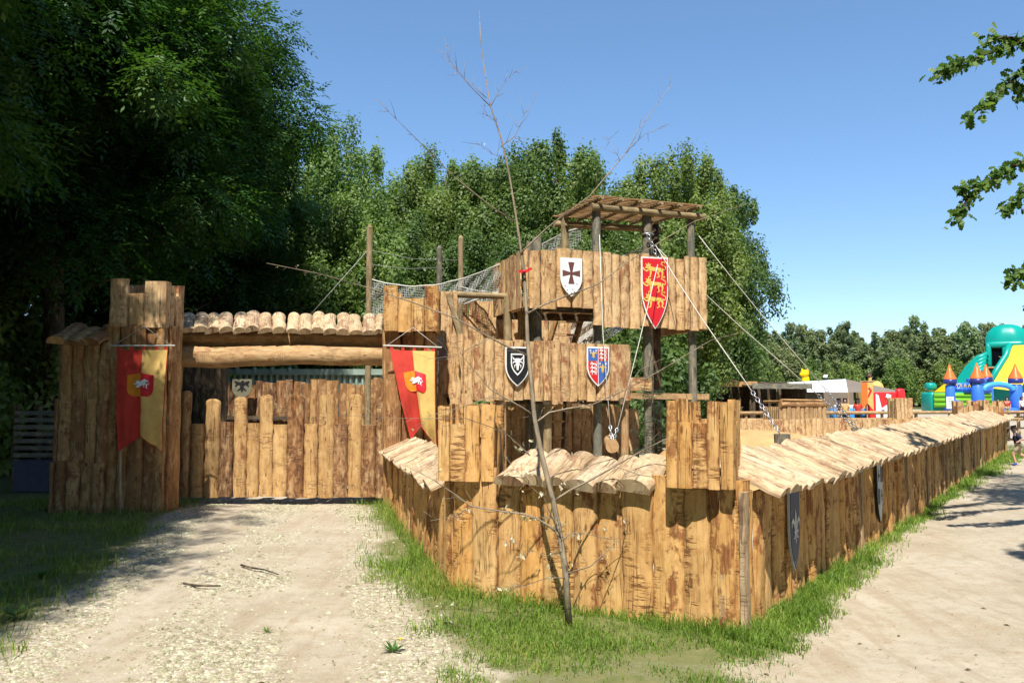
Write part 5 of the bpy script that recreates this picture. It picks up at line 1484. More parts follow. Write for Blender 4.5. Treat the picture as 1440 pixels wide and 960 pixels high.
TW = [  # twigs that show against the sky, (px, py, distance)
    [(1600, -60, 9.0), (1520, 10, 9.0), (1440, 58, 9.0), (1400, 72, 9.0), (1365, 84, 9.0), (1318, 104, 8.9)],
    [(1440, 58, 9.0), (1412, 52, 9.0), (1385, 60, 9.05)],
    [(1560, 20, 9.1), (1470, 78, 9.1), (1425, 112, 9.1), (1390, 142, 9.05), (1362, 168, 9.0)],
    [(1425, 112, 9.1), (1440, 140, 9.15)],
    [(1600, 150, 9.3), (1510, 195, 9.3), (1440, 228, 9.3), (1410, 242, 9.25), (1380, 262, 9.2), (1350, 268, 9.2)],
    [(1380, 262, 9.2), (1358, 285, 9.2), (1345, 312, 9.15)],
    [(1510, 195, 9.3), (1450, 262, 9.2), (1425, 290, 9.2), (1412, 300, 9.15)],
    [(1620, 300, 9.0), (1500, 352, 9.0), (1440, 382, 9.0), (1415, 392, 8.95)],
    [(1560, 330, 9.0), (1490, 420, 9.1), (1448, 432, 9.1)]]
mb = MB()
log(mb, V(9.7, 8.6, -.1), V(9.75, 8.6, 3.2), .30, .24, 14, .05); tube(mb, [V(9.75, 8.6, 3.1), V(9.7, 8.65, 6), V(9.8, 8.7, 10.6)], [.24, .17, .04], 10)
oc, orad = crown_clumps((3.3, 4.2, 3.8), 110, 7.3, (.12, .22), -.7)
oc = oc + np.array([10.0, 8.4, 0])
keep = oc[:, 0] - orad[:, 0] * 1.15 > .645 * oc[:, 1]; oc, orad = oc[keep], orad[keep]
for c in oc[:26]:
    a = V(9.75, 8.6, min(9.5, max(3.0, c[2] - .5 * np.linalg.norm(c[:2] - V(9.7, 8.6))))); m_ = (a + c) / 2 + V(0, 0, .2)
    tube(mb, [a, m_, c], [.07, .045, .012], 6)
for tq in TW:
    pl_ = [W(*q) for q in tq]; tube(mb, pl_, [.030 * (1 - .85 * i / (len(pl_) - 1)) for i in range(len(pl_))], 6)
for y0, z0 in ((8.95, 5.9), (9.1, 5.1), (9.0, 4.4), (9.1, 6.1)):
    pass
for tq in (TW[0], TW[2], TW[4], TW[7]):
    p = W(*tq[0]); tube(mb, [V(9.72, 8.6, max(3.2, p[2] - .8)), (V(9.72, 8.6, p[2] - .2) + p) / 2 + V(0, 0, .1), p], [.08, .055, .030], 7)
mb.build('trunk', M['bark'], ok)
n_per = 260
K = len(oc); ci = np.repeat(np.arange(K), n_per); N = len(ci); d = unit(N)
p = oc[ci] + d * orad[ci] * (.5 + .6 * NP.rand(N))[:, None]
v1, f1, k1 = oak_leaves(p, np.cross(d, unit(N)) + np.array([0, 0, -.3]), norm_rows(d * .6 + np.array([0, 0, .5]) + unit(N) * .5), .105 * (.7 + .6 * NP.rand(N)))
pp, aa, nn_ = [], [], []
for ti, tq in enumerate(TW):
    P = np.array([W(*q) for q in tq]); dd = np.concatenate([[0], np.cumsum(np.linalg.norm(np.diff(P, axis=0), axis=1))])
    cnt = int(dd[-1] * 150)
    q = NP.rand(cnt) ** .75 * dd[-1]
    b = np.stack([np.interp(q, dd, P[:, k]) for k in range(3)], -1)
    cl = np.sin(q * 19 + ti) * .5 + .5
    b = b + unit(cnt) * (.03 + .11 * NP.rand(cnt) * cl)[:, None]
    tang = norm_rows(np.repeat((P[-1] - P[0])[None], cnt, 0))
    pp.append(b); aa.append(tang * .7 + unit(cnt) * .9 + np.array([0, 0, -.25])); nn_.append(norm_rows(unit(cnt) * .8 + np.array([0, -.2, .6])))
pp, aa, nn_ = map(np.concatenate, (pp, aa, nn_))
v2, f2, k2 = oak_leaves(pp, aa, nn_, .085 * (.7 + .6 * NP.rand(len(pp))))
v = np.concatenate([v1, v2]) - np.array([9.7, 8.6, 0]); f = np.concatenate([f1, f2 + len(v1)])
tone = np.concatenate([np.repeat(NP.rand(N), k1), np.repeat(NP.rand(len(pp)), k2)])
obj('crown', arrays_mesh('crown', v, f, M['oak_leaf'], False, {'rnd': tone}), ok)
# a second oak further along and one behind the viewer, both right of the path
for i, (x, y, s, lab) in enumerate(((17.6, 14.6, .74, 'tree standing right of the path outside the photograph, shading the far bend of the path'), (6.6, 3.1, .84, 'tree standing right of the path beside the viewer, outside the photograph'))):
    plant('mid', i, x, y, s * 1.0, i + .4, lab, 'tree', 'leafy_tree', None)

# ------------------------------------------------------------------ bare sapling in front of the wall
sp = thing('bare_sapling', 'thin bare sapling with a few dry leaves standing in the grass before the front wall', 'sapling', G(800, 875))
YS = 6.18
main = [(800, 878), (795, 800), (787, 750), (777, 700), (763, 645), (752, 590), (747, 540), (742, 480), (740, 430), (737, 380), (733, 355), (725, 300), (716, 245), (705, 195), (690, 150), (683, 110), (676, 60), (674, 15)]
mr = [.027, .023, .022, .021, .019, .0175, .016, .0145, .0125, .012, .011, .0085, .007, .006, .005, .004, .003, .0016]
def sy(i): return YS + .02 * math.sin(i * .8)
mb = MB(); tube(mb, [W(x, y, sy(i)) for i, (x, y) in enumerate(main)], mr, 8); mb.build('trunk', M['twig'], sp)
BR = [([(725, 312), (690, 290), (640, 250), (605, 215), (575, 185), (527, 138)], .006, -.5),
      ([(733, 355), (770, 320), (830, 275), (880, 215), (900, 180), (945, 118)], .0075, .5), ([(880, 215), (905, 190), (938, 175)], .003, .5, .5), ([(872, 225), (858, 200), (850, 195)], .002, .5, .5),
      ([(690, 150), (660, 120), (640, 95), (622, 72)], .0035, -.2), ([(684, 138), (655, 112), (632, 88)], .003, .2), ([(690, 150), (705, 122), (725, 100)], .003, .2), ([(704, 207), (725, 190), (735, 165), (757, 130)], .004, .3),
      ([(698, 172), (690, 165), (672, 158)], .002, -.1), ([(712, 225), (690, 215), (668, 198)], .0025, -.2),
      ([(743, 440), (765, 428), (800, 415), (840, 400), (880, 370), (920, 345), (975, 312), (1055, 285)], .008, .9),
      ([(756, 592), (772, 580), (800, 574), (830, 570), (880, 548), (930, 520), (1000, 478), (1052, 465)], .008, .7), ([(880, 548), (900, 520), (920, 508)], .003, .5, .5),
      ([(743, 500), (715, 488), (690, 475), (640, 447), (580, 425), (520, 405), (450, 385), (375, 370)], .0085, -.6), ([(690, 475), (660, 490), (640, 500), (600, 505)], .004, -.3, .2),
      ([(752, 585), (735, 573), (715, 562), (690, 548), (650, 500), (640, 480)], .0065, -.4), ([(715, 562), (690, 558), (640, 575), (600, 585)], .004, -.4, .1),
      ([(745, 640), (740, 635), (715, 612), (690, 600), (655, 588), (560, 588), (470, 583)], .005, -.3),
      ([(777, 705), (800, 690), (830, 675), (865, 655), (900, 635), (960, 605), (1000, 592), (1045, 572)], .0095, .4), ([(865, 655), (900, 668), (950, 672), (990, 660)], .004, .3, .1),
      ([(786, 750), (770, 738), (757, 730), (735, 722), (707, 719), (663, 712), (637, 693), (607, 673), (570, 655)], .0105, -.35), ([(663, 712), (640, 725), (605, 732)], .004, -.2, .1),
      ([(793, 757), (803, 749), (825, 750), (860, 758), (890, 768)], .005, .25), ([(790, 775), (765, 782), (740, 768), (700, 756)], .004, -.25), ([(797, 812), (770, 812), (740, 822), (700, 826)], .0045, -.25),
      ([(797, 806), (830, 796), (858, 770), (880, 740), (905, 700)], .0055, .25), ([(790, 760), (765, 700), (742, 680), (725, 660)], .004, -.2)]
mb = MB(); tips = []
for br in BR:
    pts_, r, dy = br[:3]; st = br[3] if len(br) > 3 else 0.0
    n = len(pts_)
    P = [W(x, y, YS + dy * (st + (1 - st) * i / (n - 1)) * .8) for i, (x, y) in enumerate(pts_)]
    tube(mb, P, [max(.0012, r * (1 - .82 * i / (n - 1))) for i in range(n)], 5)
    for i in range(1, n):
        for _ in range(4):
            q = R.random(); a = P[i - 1] + (P[i] - P[i - 1]) * q
            d = nrm(P[i] - P[i - 1]); sd = nrm(NP.randn(3)); L_ = R.uniform(.02, .10) if R.random() < .7 else R.uniform(.1, .2)
            e = a + nrm(d * .8 + sd * .7) * L_
            tube(mb, [a, (a + e) / 2 + sd * .006, e], [.0018, .0014, .0009], 3); tips.append((e, i / n, pts_[i]))
mb.build('branches', M['twig'], sp)
c, al = [], []
for e, q, (x, y) in tips:
    low = y > 600
    if R.random() < (.75 if low and 700 < x < 850 else .16 if low else .30):
        for _ in range(R.randint(1, 4 if low and x < 850 else 1)):
            c.append(e + NP.randn(3) * .008); al.append(nrm(NP.randn(3) + V(0, 0, -.8)))
c, al = np.array(c), np.array(al); n = len(c)
sz = np.where(c[:, 2] < 1.5, .038, .018) * (.6 + .7 * NP.rand(n))
v, f = leaf_quads(c, al, unit(n), sz, sz * .5)
obj('dry_leaves', arrays_mesh('dry_leaves', v - np.array(sp.location), f, M['dead_leaf'], False, {'rnd': np.repeat(NP.rand(n), 4)}), sp)
mb = MB()
ct = W(737, 382, 6.16)
tube(mb, [ct + V(.016 * math.cos(t), .016 * math.sin(t), .003 * math.sin(t * 3)) for t in np.linspace(0, 6.283, 11)], .008, 5, cap=False)
mb.add([ct + V(.012, -.02, .012), ct + V(.055, -.03, .03), ct + V(.06, -.03, .012), ct + V(.012, -.02, -.012)], [(0, 1, 2, 3)])
mb.add([ct + V(-.012, -.02, .012), ct + V(-.045, -.03, .004), ct + V(-.04, -.03, -.014), ct + V(-.012, -.02, -.012)], [(3, 2, 1, 0)])
tag(mb.build('tape_strip', M['red_paint'], None, ct), 'strip of red tape tied round the sapling in front of the lookout parapet', 'tape')

# young spruce in the courtyard by the middle post
sc_ = W(918, 600, 11.3) * V(1, 1, 0)
sr = thing('young_spruce', 'thin young spruce with sparse green sprigs below the right tower posts', 'spruce', sc_)
mb = MB(); tube(mb, [sc_ - UP * .05, sc_ + UP * 1.4, sc_ + UP * 2.1], [.028, .018, .004], 7)
c, al, nn_ = [], [], []
for k in range(44):
    z = .35 + 1.65 * R.random(); th = R.random() * 6.283; L_ = (2.25 - z) * .33 * R.uniform(.6, 1.2)
    a = sc_ + UP * z; d = V(math.cos(th), math.sin(th), .12 - .2 * R.random()); e = a + d * L_
    tube(mb, [a, e], [.006, .002], 4)
    for j in range(60):
        q = R.uniform(.12, 1.0); s_ = nrm(V(-d[1], d[0], 0) * R.choice((-1, 1)) + NP.randn(3) * .4)
        b = a + (e - a) * q + s_ * R.uniform(0, .10) * (1 - q * .6); c.append(b); al.append(nrm(d * .8 + s_)); nn_.append(nrm(NP.randn(3) * .5 + UP))
mb.build('trunk', M['bark'], sr)
c, al, nn_ = map(np.array, (c, al, nn_)); n = len(c)
v, f = leaf_quads(c, al, nn_, np.full(n, .045), np.full(n, .007))
obj('crown', arrays_mesh('crown', v - np.array(sr.location), f, M['spruce'], False, {'rnd': np.repeat(NP.rand(n), 4)}), sr)

# dandelion, weeds, sticks
def rosette(px, py, label, n, L, flower):
    g = G(px, py); t = thing('dandelion_plant' if flower else 'weed_rosette', label, 'plant', g)
    c, al, nn_ = [], [], []
    for k in range(n):
        th = k * 2.4 + R.random(); d = V(math.cos(th), math.sin(th), R.uniform(.25, .9)); c.append(g + UP * .005); al.append(nrm(d)); nn_.append(nrm(V(-d[0] * .5, -d[1] * .5, 1)))
    c, al, nn_ = map(np.array, (c, al, nn_))
    v, f = leaf_quads(c, al, nn_, L * (.6 + .6 * NP.rand(n)), L * (.16 + .10 * NP.rand(n)))
    obj('leaves', arrays_mesh('leaves', v - g, f, M['dandelion'], False, {'rnd': np.repeat(NP.rand(n), 4)}), t)
    if flower:
        mb = MB(); e = g + V(.045, -.01, .085); tube(mb, [g, g + V(.02, 0, .05), e], .0025, 5); mb.build('flower_stalk', M['pvc_lime'], t)
        mb = MB()
        for k in range(24):
            th = k * 2.4; d = V(math.cos(th), math.sin(th), R.uniform(.1, .9)); s_ = V(-d[1], d[0], 0)
            mb.add([e, e + d * .016 + s_ * .003, e + d * .022, e + d * .016 - s_ * .003], [(0, 1, 2, 3)])
        mb.build('flower', M['pvc_yellow'], t)
rosette(553, 917, 'dandelion with one yellow flower at the right edge of the drive', 16, .10, True)
rosette(375, 889, 'tiny green weed alone in the middle of the gravel drive', 9, .06, False)
rosette(60, 812, 'broad leafy weed in the shaded grass left of the drive', 18, .15, False)
rosette(22, 866, 'pale leafy weed at the very left edge of the grass', 18, .13, False)
def stick(label, pts_, r):
    mb = MB(); tube(mb, [G(x, y) + UP * (z + r) for x, y, z in pts_], [r, r * .9, r * .6, r * .5][:len(pts_)], 6)
    tag(mb.build('fallen_stick', M['bark'], None, G(pts_[0][0], pts_[0][1])), label, 'stick', 'fallen sticks on the drive')
stick('dark crooked stick lying on the drive, nearest the gate', [(339, 797, .01), (356, 802, .015), (372, 804, .012), (392, 809, .0)], .011)
stick('reddish broken stick lying flat across the middle of the drive', [(258, 823, .01), (276, 826, .008), (310, 827, .012)], .011)
stick('forked dry twig by the worn grass right of the drive', [(624, 878, .01), (632, 888, .06), (646, 893, .05)], .006)
# crumpled litter beside the path wall
for px, py, lab in ((1249, 737, 'scrap of white paper litter in the grass under the path wall'),):
    g = G(px, py); mb = MB()
    P = [g + V(R.uniform(-.06, .06), R.uniform(-.05, .05), R.uniform(.01, .06)) for _ in range(9)]
    mb.add(P, [(0, 1, 2), (2, 3, 4), (4, 5, 6), (6, 7, 8), (1, 5, 8)]); tag(mb.build('paper_scrap', M['white_cotton'], None, g), lab, 'litter')
# ------------------------------------------------------------------ sheds, marquee, inflatables
def gp(px, Y, z=0.0):
    p = W(px, 560, Y); p[2] = z; return p
def hp(px, py, Y): return W(px, py, Y)[2]
YS_ = 33.0
def shed(label, px0, px1, Y, yt, yt2, dep, posts, boards=True):
    t = thing('open_shed', label, 'shed', gp((px0 + px1) / 2, Y), 'open sheds behind the courtyard')
    x0, x1 = gp(px0, Y)[0], gp(px1, Y)[0]; z0, z1 = hp(px0, yt, Y), hp(px0, yt2, Y)
    for q in posts:
        x = x0 + (x1 - x0) * q
        for y_, z_ in ((Y, z1), (Y + dep, z1 + .2)):
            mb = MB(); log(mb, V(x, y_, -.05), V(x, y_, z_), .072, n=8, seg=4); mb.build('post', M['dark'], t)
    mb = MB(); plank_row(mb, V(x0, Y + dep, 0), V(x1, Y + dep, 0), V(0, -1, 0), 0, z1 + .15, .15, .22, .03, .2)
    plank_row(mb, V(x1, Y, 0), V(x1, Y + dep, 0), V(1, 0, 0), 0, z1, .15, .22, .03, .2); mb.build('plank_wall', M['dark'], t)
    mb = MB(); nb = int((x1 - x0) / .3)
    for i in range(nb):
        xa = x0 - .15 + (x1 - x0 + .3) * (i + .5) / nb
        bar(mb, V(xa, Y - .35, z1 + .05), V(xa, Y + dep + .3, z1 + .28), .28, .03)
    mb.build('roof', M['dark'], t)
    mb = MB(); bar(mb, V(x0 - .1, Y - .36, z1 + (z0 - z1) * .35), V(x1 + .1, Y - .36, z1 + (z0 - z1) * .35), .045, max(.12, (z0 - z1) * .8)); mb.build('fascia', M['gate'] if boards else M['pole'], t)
    return t
shed('low dark open shed with a brown fascia left of the two', 990, 1058, 33.5, 534, 543, 2.6, (0, .35, .97))
shed('dark open shed with grey posts beside the white marquee', 1058, 1134, 32.0, 537, 546, 2.8, (.02, .5, .98), False)
mb = MB()
for i in range(5):
    slab(mb, gp(985 + i * 11, 31.0), UP, V(0, -1, 0), .16, .03, .95 + .1 * (i % 2), .2)
tag(mb.build('grey_board_panel', M['pole'], None, gp(1000, 31)), 'grey upright boards leaning in front of the left open shed', 'panel')

YM = 45.0
mq = thing('white_marquee', 'white and brown canvas marquee with a hipped roof behind the courtyard', 'marquee', gp(1200, YM + 2))
xa, xb, xp = gp(1128, YM)[0], gp(1264, YM)[0], gp(1216, YM)[0]
ze, zpk = hp(1200, 551, YM), hp(1216, 533, YM)
xv = gp(1180, YM)[0]
mb = MB()
L0, L1 = V(xa, YM, ze), V(xv, YM - 1.2, ze - .02); Rg0, Rg1 = V(xa - .2, YM + 2.5, hp(1128, 538, YM + 2.5)), V(xp, YM + 2.5, zpk + .05)
def sheet(mb, A, B, C, D, sag=.06, n=8):
    P = []
    for j in range(n + 1):
        for i in range(n + 1):
            q, r = i / n, j / n; p = (A * (1 - q) + B * q) * (1 - r) + (D * (1 - q) + C * q) * r
            P.append(p - UP * sag * math.sin(math.pi * q) * math.sin(math.pi * r))
    mb.add(P, [(j * (n + 1) + i, j * (n + 1) + i + 1, (j + 1) * (n + 1) + i + 1, (j + 1) * (n + 1) + i) for j in range(n) for i in range(n)], True)
sheet(mb, L0, L1, Rg1, Rg0)
sheet(mb, Rg0, Rg1, V(xp, YM + 6, ze), V(xa, YM + 6, ze))
mb.build('white_roof', M['tarp'], mq)
mb = MB()
E1 = V(xb, YM - .6, ze)
sheet(mb, L1, E1, Rg1 + V(.01, 0, 0), Rg1)
sheet(mb, E1, V(xb + .3, YM + 6, ze), Rg1 + V(.02, 0, 0), Rg1 + V(.01, 0, 0))
mb.build('brown_roof', M['tarp_grey'], mq)
for p in (L1, E1, L0, V(xa, YM + 6, ze), V(xb + .3, YM + 6, ze)):
    mb = MB(); log(mb, p * V(1, 1, 0), p, .05, n=8, seg=3); mb.build('pole', M['batten'], mq)
mb = MB(); box(mb, V((xa + xb) / 2, YM + 6, ze / 2), V((xb - xa) / 2, 0, 0), V(0, .03, 0), V(0, 0, ze / 2)); mb.build('back_wall', M['tarp_grey'], mq)
# striped banner before the marquee
t = thing('stall_banner', 'orange and yellow hanging banner in front of the marquee', 'banner', gp(1220, 43))
fr = Fr(V(gp(1220, 43)[0], 43, hp(1220, 537, 43)), V(1, 0, 0), V(0, -1, 0))
wq = pxw(1212, 1228, 43); hq = hp(1220, 537, 43) - hp(1220, 577, 43)
mb = MB(); extrude(mb, fr, [(-wq / 2, 0), (-wq / 2, -hq * .95), (-.01, -hq * .75), (-.01, 0)], 0, .02); mb.build('orange_half', M['pvc_orange'], t)
mb = MB(); extrude(mb, fr, [(0, 0), (0, -hq * .75), (wq / 2, -hq), (wq / 2, 0)], 0, .02); mb.build('yellow_half', M['yellow_cloth'], t)
mb = MB(); stroke(mb, fr, [(wq * .1, -hq * .2), (wq * .3, -hq * .3), (wq * .12, -hq * .45), (wq * .05, -hq * .55)], [.1, .12, .1, .03], .024); mb.build('emblem', M['red_dark'], t)
mb = MB(); tube(mb, [fr(-wq / 2 - .1, .03, .02), fr(wq / 2 + .1, .03, .02)], .03, 6)
log(mb, V(fr(0, 0)[0], 43.08, -.05), V(fr(0, 0)[0], 43.08, fr(0, .05)[2]), .035, n=8); mb.build('rod', M['batten'], t)
# red and white printed stall wall
t = thing('inflatable_stall', 'red inflatable stall wall with a white splash and dots, right of the striped banner', 'stall', gp(1246, 44))
fr = Fr(V(gp(1246, 43.6)[0], 43.6, 0), V(1, 0, 0), V(0, -1, 0)); wq = pxw(1229, 1262, 43.6); hq = hp(1246, 551, 43.6)
def rbox(mb, c, hx, hy, hz_, r=.25, n=4):
    """puffy rounded box"""
    N = 10; P = []; F = []
    for a in range(N + 1):
        for b_ in range(2 * N):
            th, ph = math.pi * a / N, math.pi * b_ / N
            s = V(math.sin(th) * math.cos(ph), math.sin(th) * math.sin(ph), math.cos(th))
            p = np.sign(s) * np.abs(s) ** r; P.append(np.asarray(c, float) + p * V(hx, hy, hz_))
    for a in range(N):
        for b_ in range(2 * N):
            q = (b_ + 1) % (2 * N); F.append((a * 2 * N + b_, (a + 1) * 2 * N + b_, (a + 1) * 2 * N + q, a * 2 * N + q))
    mb.add(P, F, True)
mb = MB(); rbox(mb, V(gp(1240, 44)[0], 43.85, hq / 2), wq * .72, .2, hq / 2, .18); rbox(mb, V(gp(1262, 44)[0], 43.7, hq * .55), .22, .22, hq * .56, .4); mb.build('red_wall', M['pvc_red'], t)
mb = MB(); extrude(mb, fr, [(-wq * .45, -0 + hq * .02), (wq * .42, hq * .02), (wq * .45, hq * .52), (wq * .2, hq * .50), (0, hq * .62), (-wq * .2, hq * .52), (-wq * .32, hq * .9), (-wq * .44, hq * .95)], 0, .02)
stroke(mb, fr, [(0, hq * .9), (wq * .2, hq * .86)], .2, .02); mb.build('white_splash', M['pvc_white'], t)
mb = MB(); disc(mb, fr, wq * .08, hq * .22, .13, .024); mb.build('red_dot', M['pvc_red'], t)
mb = MB(); disc(mb, fr, -wq * .15, hq * .42, .12, .024); disc(mb, fr, wq * .3, hq * .36, .10, .024); disc(mb, fr, -wq * .3, hq * .15, .07, .024); mb.build('blue_dot', M['pvc_navy'], t)
# stall goods seen under the marquee
t = thing('stall_table', 'turquoise and white stall table under the marquee', 'table', gp(1193, 44.5))
mb = MB(); c = gp(1193, 44.5); rbox(mb, c + UP * .62, .95, .35, .30, .25); mb.build('table_cover', M['pvc_lightblue'], t)
mb = MB(); rbox(mb, c + V(-.1, -.1, 1.0), .7, .2, .1, .3); mb.build('white_goods', M['pvc_white'], t)
# inflatable heads rising behind the marquee
def figure(name, label, px, py0, py1, Y, mat, mat2):
    zt, zb = hp(px, py0, Y), hp(px, py1, Y); h = zt - zb; c = gp(px, Y)
    t = thing(name, label, 'inflatable', c, 'inflatable figures behind the marquee')
    mb = MB(); rbox(mb, c + UP * (zb - .3) * .5, .8, .7, (zb - .3) * .5 + .3, .5); rbox(mb, c + UP * (zb + h * .25), h * .28, h * .26, h * .40, .8); mb.build('body', M[mat], t)
    mb = MB(); rbox(mb, c + V(-.05, -.05, zt - h * .26), h * .30, h * .28, h * .27, .9); rbox(mb, c + V(-h * .28, -h * .15, zt - h * .32), h * .17, h * .15, h * .12, .9)
    for g in (-1, 1): rbox(mb, c + V(g * h * .2, 0, zt - .02), h * .08, h * .06, h * .12, .9)
    mb.build('head', M[mat2], t)
figure('inflatable_figure', 'yellow inflatable figure rising behind the left end of the marquee', 1133, 520, 540, 52, 'pvc_yellow', 'pvc_yellow')
figure('inflatable_figure', 'small black and white inflatable head behind the marquee roof', 1162, 527, 537, 54, 'pvc_black', 'pvc_white')
figure('inflatable_figure', 'brown inflatable head above the marquee peak', 1224, 526, 535, 54, 'yellow_cloth', 'brown_paint')

# bouncy castle
YC = 70.0
def cyl(mb, c, r, z0, z1, n=16, bulge=.06):
    P, F = [], []
    zs = [z0, z0 + (z1 - z0) * .04, z0 + (z1 - z0) * .5, z1 - (z1 - z0) * .04, z1]; rs = [r * .8, r, r * (1 + bulge), r, r * .8]
    for z, q in zip(zs, rs):
        for i in range(n):
            t = 6.2832 * i / n; P.append(V(c[0] + q * math.cos(t), c[1] + q * math.sin(t), z))
    for j in range(4):
        for i in range(n): F.append((j * n + i, j * n + (i + 1) % n, (j + 1) * n + (i + 1) % n, (j + 1) * n + i))
    F.append(tuple(range(4 * n, 5 * n))); F.append(tuple(range(n))[::-1])
    mb.add(P, F, True)
def cone(mb, c, r, z0, z1, n=16):
    P = []; rs = [(z0, r), (z0 + (z1 - z0) * .12, r * .92), (z0 + (z1 - z0) * .55, r * .42), (z1, .04)]
    for z, q in rs:
        for i in range(n):
            t = 6.2832 * i / n; P.append(V(c[0] + q * math.cos(t), c[1] + q * math.sin(t), z))
    mb.add(P, [(j * n + i, j * n + (i + 1) % n, (j + 1) * n + (i + 1) % n, (j + 1) * n + i) for j in range(3) for i in range(n)] + [tuple(range(3 * n, 4 * n))], True)
bc = thing('bouncy_castle', 'blue and green bouncy castle with orange cone roofs', 'bouncy castle', gp(1385, YC))
pxm = YC / FPX
for i, (px, dy, r, yb, yt) in enumerate(((1336.5, 0, 8.5, 534, 512), (1375, 0, 9.5, 533, 510), (1388, 4.5, 8, 531, 512), (1429, 0, 9.5, 533, 511))):
    Yc = YC + dy; c = gp(px, Yc); k = Yc / FPX
    mb = MB(); cyl(mb, c, (6.2 if i == 0 else 8) * k, -.05, hp(px, yb + 7, Yc)); cl_ = mb.build('column', M['pvc_blue'], bc)
    mb = MB(); cyl(mb, c, r * k * .98, hp(px, yb + 6, Yc), hp(px, yb - 1, Yc)); mb.build('column_collar', M['pvc_navy'], cl_)
    mb = MB(); cone(mb, c, r * k, hp(px, yb - 1, Yc), hp(px, yt, Yc)); mb.build('cone_roof', M['pvc_orange'], cl_)
mb = MB()
xc, ra = gp(1402, YC)[0], 21 * pxm
tube(mb, [V(xc + ra * math.cos(t), YC - .2, hp(1400, 549, YC) + ra * .42 * math.sin(t)) for t in np.linspace(math.pi, 0, 15)], 4.0 * pxm, 10)
mb.build('front_arch', M['pvc_lightblue'], bc)
mb = MB()
for py in (556, 563, 570): tube(mb, [V(gp(1341, YC)[0], YC + 3.2, hp(1400, py, YC)), V(gp(1424, YC)[0], YC + 3.2, hp(1400, py, YC))], 3.8 * pxm, 10)
mb.build('green_back_wall', M['pvc_lime'], bc)
mb = MB()
for y in (541, 547): tube(mb, [V(gp(1342, YC)[0], YC + .3, hp(1360, y, YC)), V(gp(1369, YC)[0], YC + .3, hp(1360, y, YC))], 3.4 * pxm, 10)
tube(mb, [V(gp(1383, YC)[0], YC + 3, hp(1400, 548, YC)), V(gp(1422, YC)[0], YC + 3, hp(1400, 548, YC))], 4 * pxm, 10)
for px in (1392, 1402, 1412): rbox(mb, V(gp(px, YC)[0], YC + 3, hp(1400, 534, YC)), 3.6 * pxm, .3, 3.2 * pxm, .5)
rbox(mb, V(gp(1383, YC)[0], YC + .6, .25), 42 * pxm, 1.6, .30, .25)
mb.build('blue_beam', M['pvc_blue'], bc)
mb = MB(); xo = gp(1334, YC)[0]
tube(mb, [V(xo + 9 * pxm * math.cos(t), YC - 1.2, .1 + 15 * pxm * math.sin(t)) for t in np.linspace(math.pi, 0, 11)], 3 * pxm, 9); mb.build('side_arch', M['pvc_blue'], bc)
mb = MB(); tube(mb, [V(xo + 6 * pxm * math.cos(t), YC - 1.0, .1 + 12 * pxm * math.sin(t)) for t in np.linspace(math.pi, 0, 11)], 2.6 * pxm, 9); mb.build('inner_arch', M['pvc_orange'], bc)
mb = MB()
for px, y0, y1 in ((1436, 552, 564), (1435, 571, 580)): box(mb, V(gp(px, YC)[0], YC - 8.6 * pxm, (hp(px, y0, YC) + hp(px, y1, YC)) / 2), V(3 * pxm, 0, 0), V(0, .03, 0), V(0, 0, (hp(px, y0, YC) - hp(px, y1, YC)) / 2))
mb.build('white_notice', M['pvc_white'], bc)
mb = MB()
for k, px in enumerate((1345, 1351, 1357, 1363)): stroke(mb, Fr(V(gp(px, YC)[0], YC - .08, hp(px, 542, YC)), V(1, 0, 0), V(0, -1, 0)), [(-.1, -.12), (.02, .14), (.1, -.12)], .07, 0)
mb.build('yellow_squiggle', M['pvc_yellow'], bc)

YL = 82.0; k = YL / FPX
sl = thing('inflatable_slide', 'giant green inflatable slide with a domed top and yellow chute behind the bouncy castle', 'inflatable slide', gp(1400, YL))
SL_ROT = -math.atan2(sl.location[0], sl.location[1]); SL_SX = math.cos(SL_ROT)
def bx(px0, px1, py0, py1, Y, hy, mat, nm, r=.2):
    mb = MB(); z0, z1 = hp(px0, py1, YL), hp(px0, py0, YL)
    rbox(mb, V((gp(px0, YL)[0] + gp(px1, YL)[0]) / 2, Y + hy, (z0 + z1) / 2), (px1 - px0) / 2 * YL / FPX, hy, (z1 - z0) / 2, r); return mb.build(nm, M[mat], sl)
bx(1388, 1397, 480, 518, YL, 1.2, 'pvc_green', 'tower_pillar', .4); bx(1411, 1420, 480, 518, YL, 1.2, 'pvc_green', 'tower_pillar', .4)
bx(1389, 1445, 480, 489, YL, 1.3, 'pvc_green', 'tower_lintel', .3); bx(1395, 1413, 486, 516, YL + 2.2, .3, 'pvc_black', 'opening_shade')  # black panel stands for the shade inside the opening
bx(1372, 1450, 516, 585, YL + 1.5, 2.0, 'pvc_green', 'tower_base', .15)
mb = MB()
for i in range(6):
    x = gp(1393 + i * 4.2, YL)[0]; tube(mb, [V(x, YL - .05, hp(1400, 540, YL)), V(x, YL - .05, hp(1400, 515, YL))], 2.2 * k, 8)
mb.build('ribbed_front', M['pvc_green'], sl)
mb = MB(); xd = gp(1419, YL)[0]; zd = hp(1419, 481, YL); rd = 31 * k; hd = hp(1419, 455, YL) - zd
P, F = [], []; n = 32
for j in range(10):
    th = j / 9 * math.pi / 2
    for i in range(n):
        t = 6.2832 * i / n; w = 1 + .06 * abs(math.sin(t * 4))
        P.append(V(xd + rd * math.cos(th) ** .8 * math.cos(t) * w, YL + 1.6 + rd * .6 * math.cos(th) ** .8 * math.sin(t) * w, zd + hd * math.sin(th)))
for j in range(9):
    for i in range(n): F.append((j * n + i, j * n + (i + 1) % n, (j + 1) * n + (i + 1) % n, (j + 1) * n + i))
mb.add(P, F, True); mb.build('dome', M['pvc_green'], sl)
mb = MB()
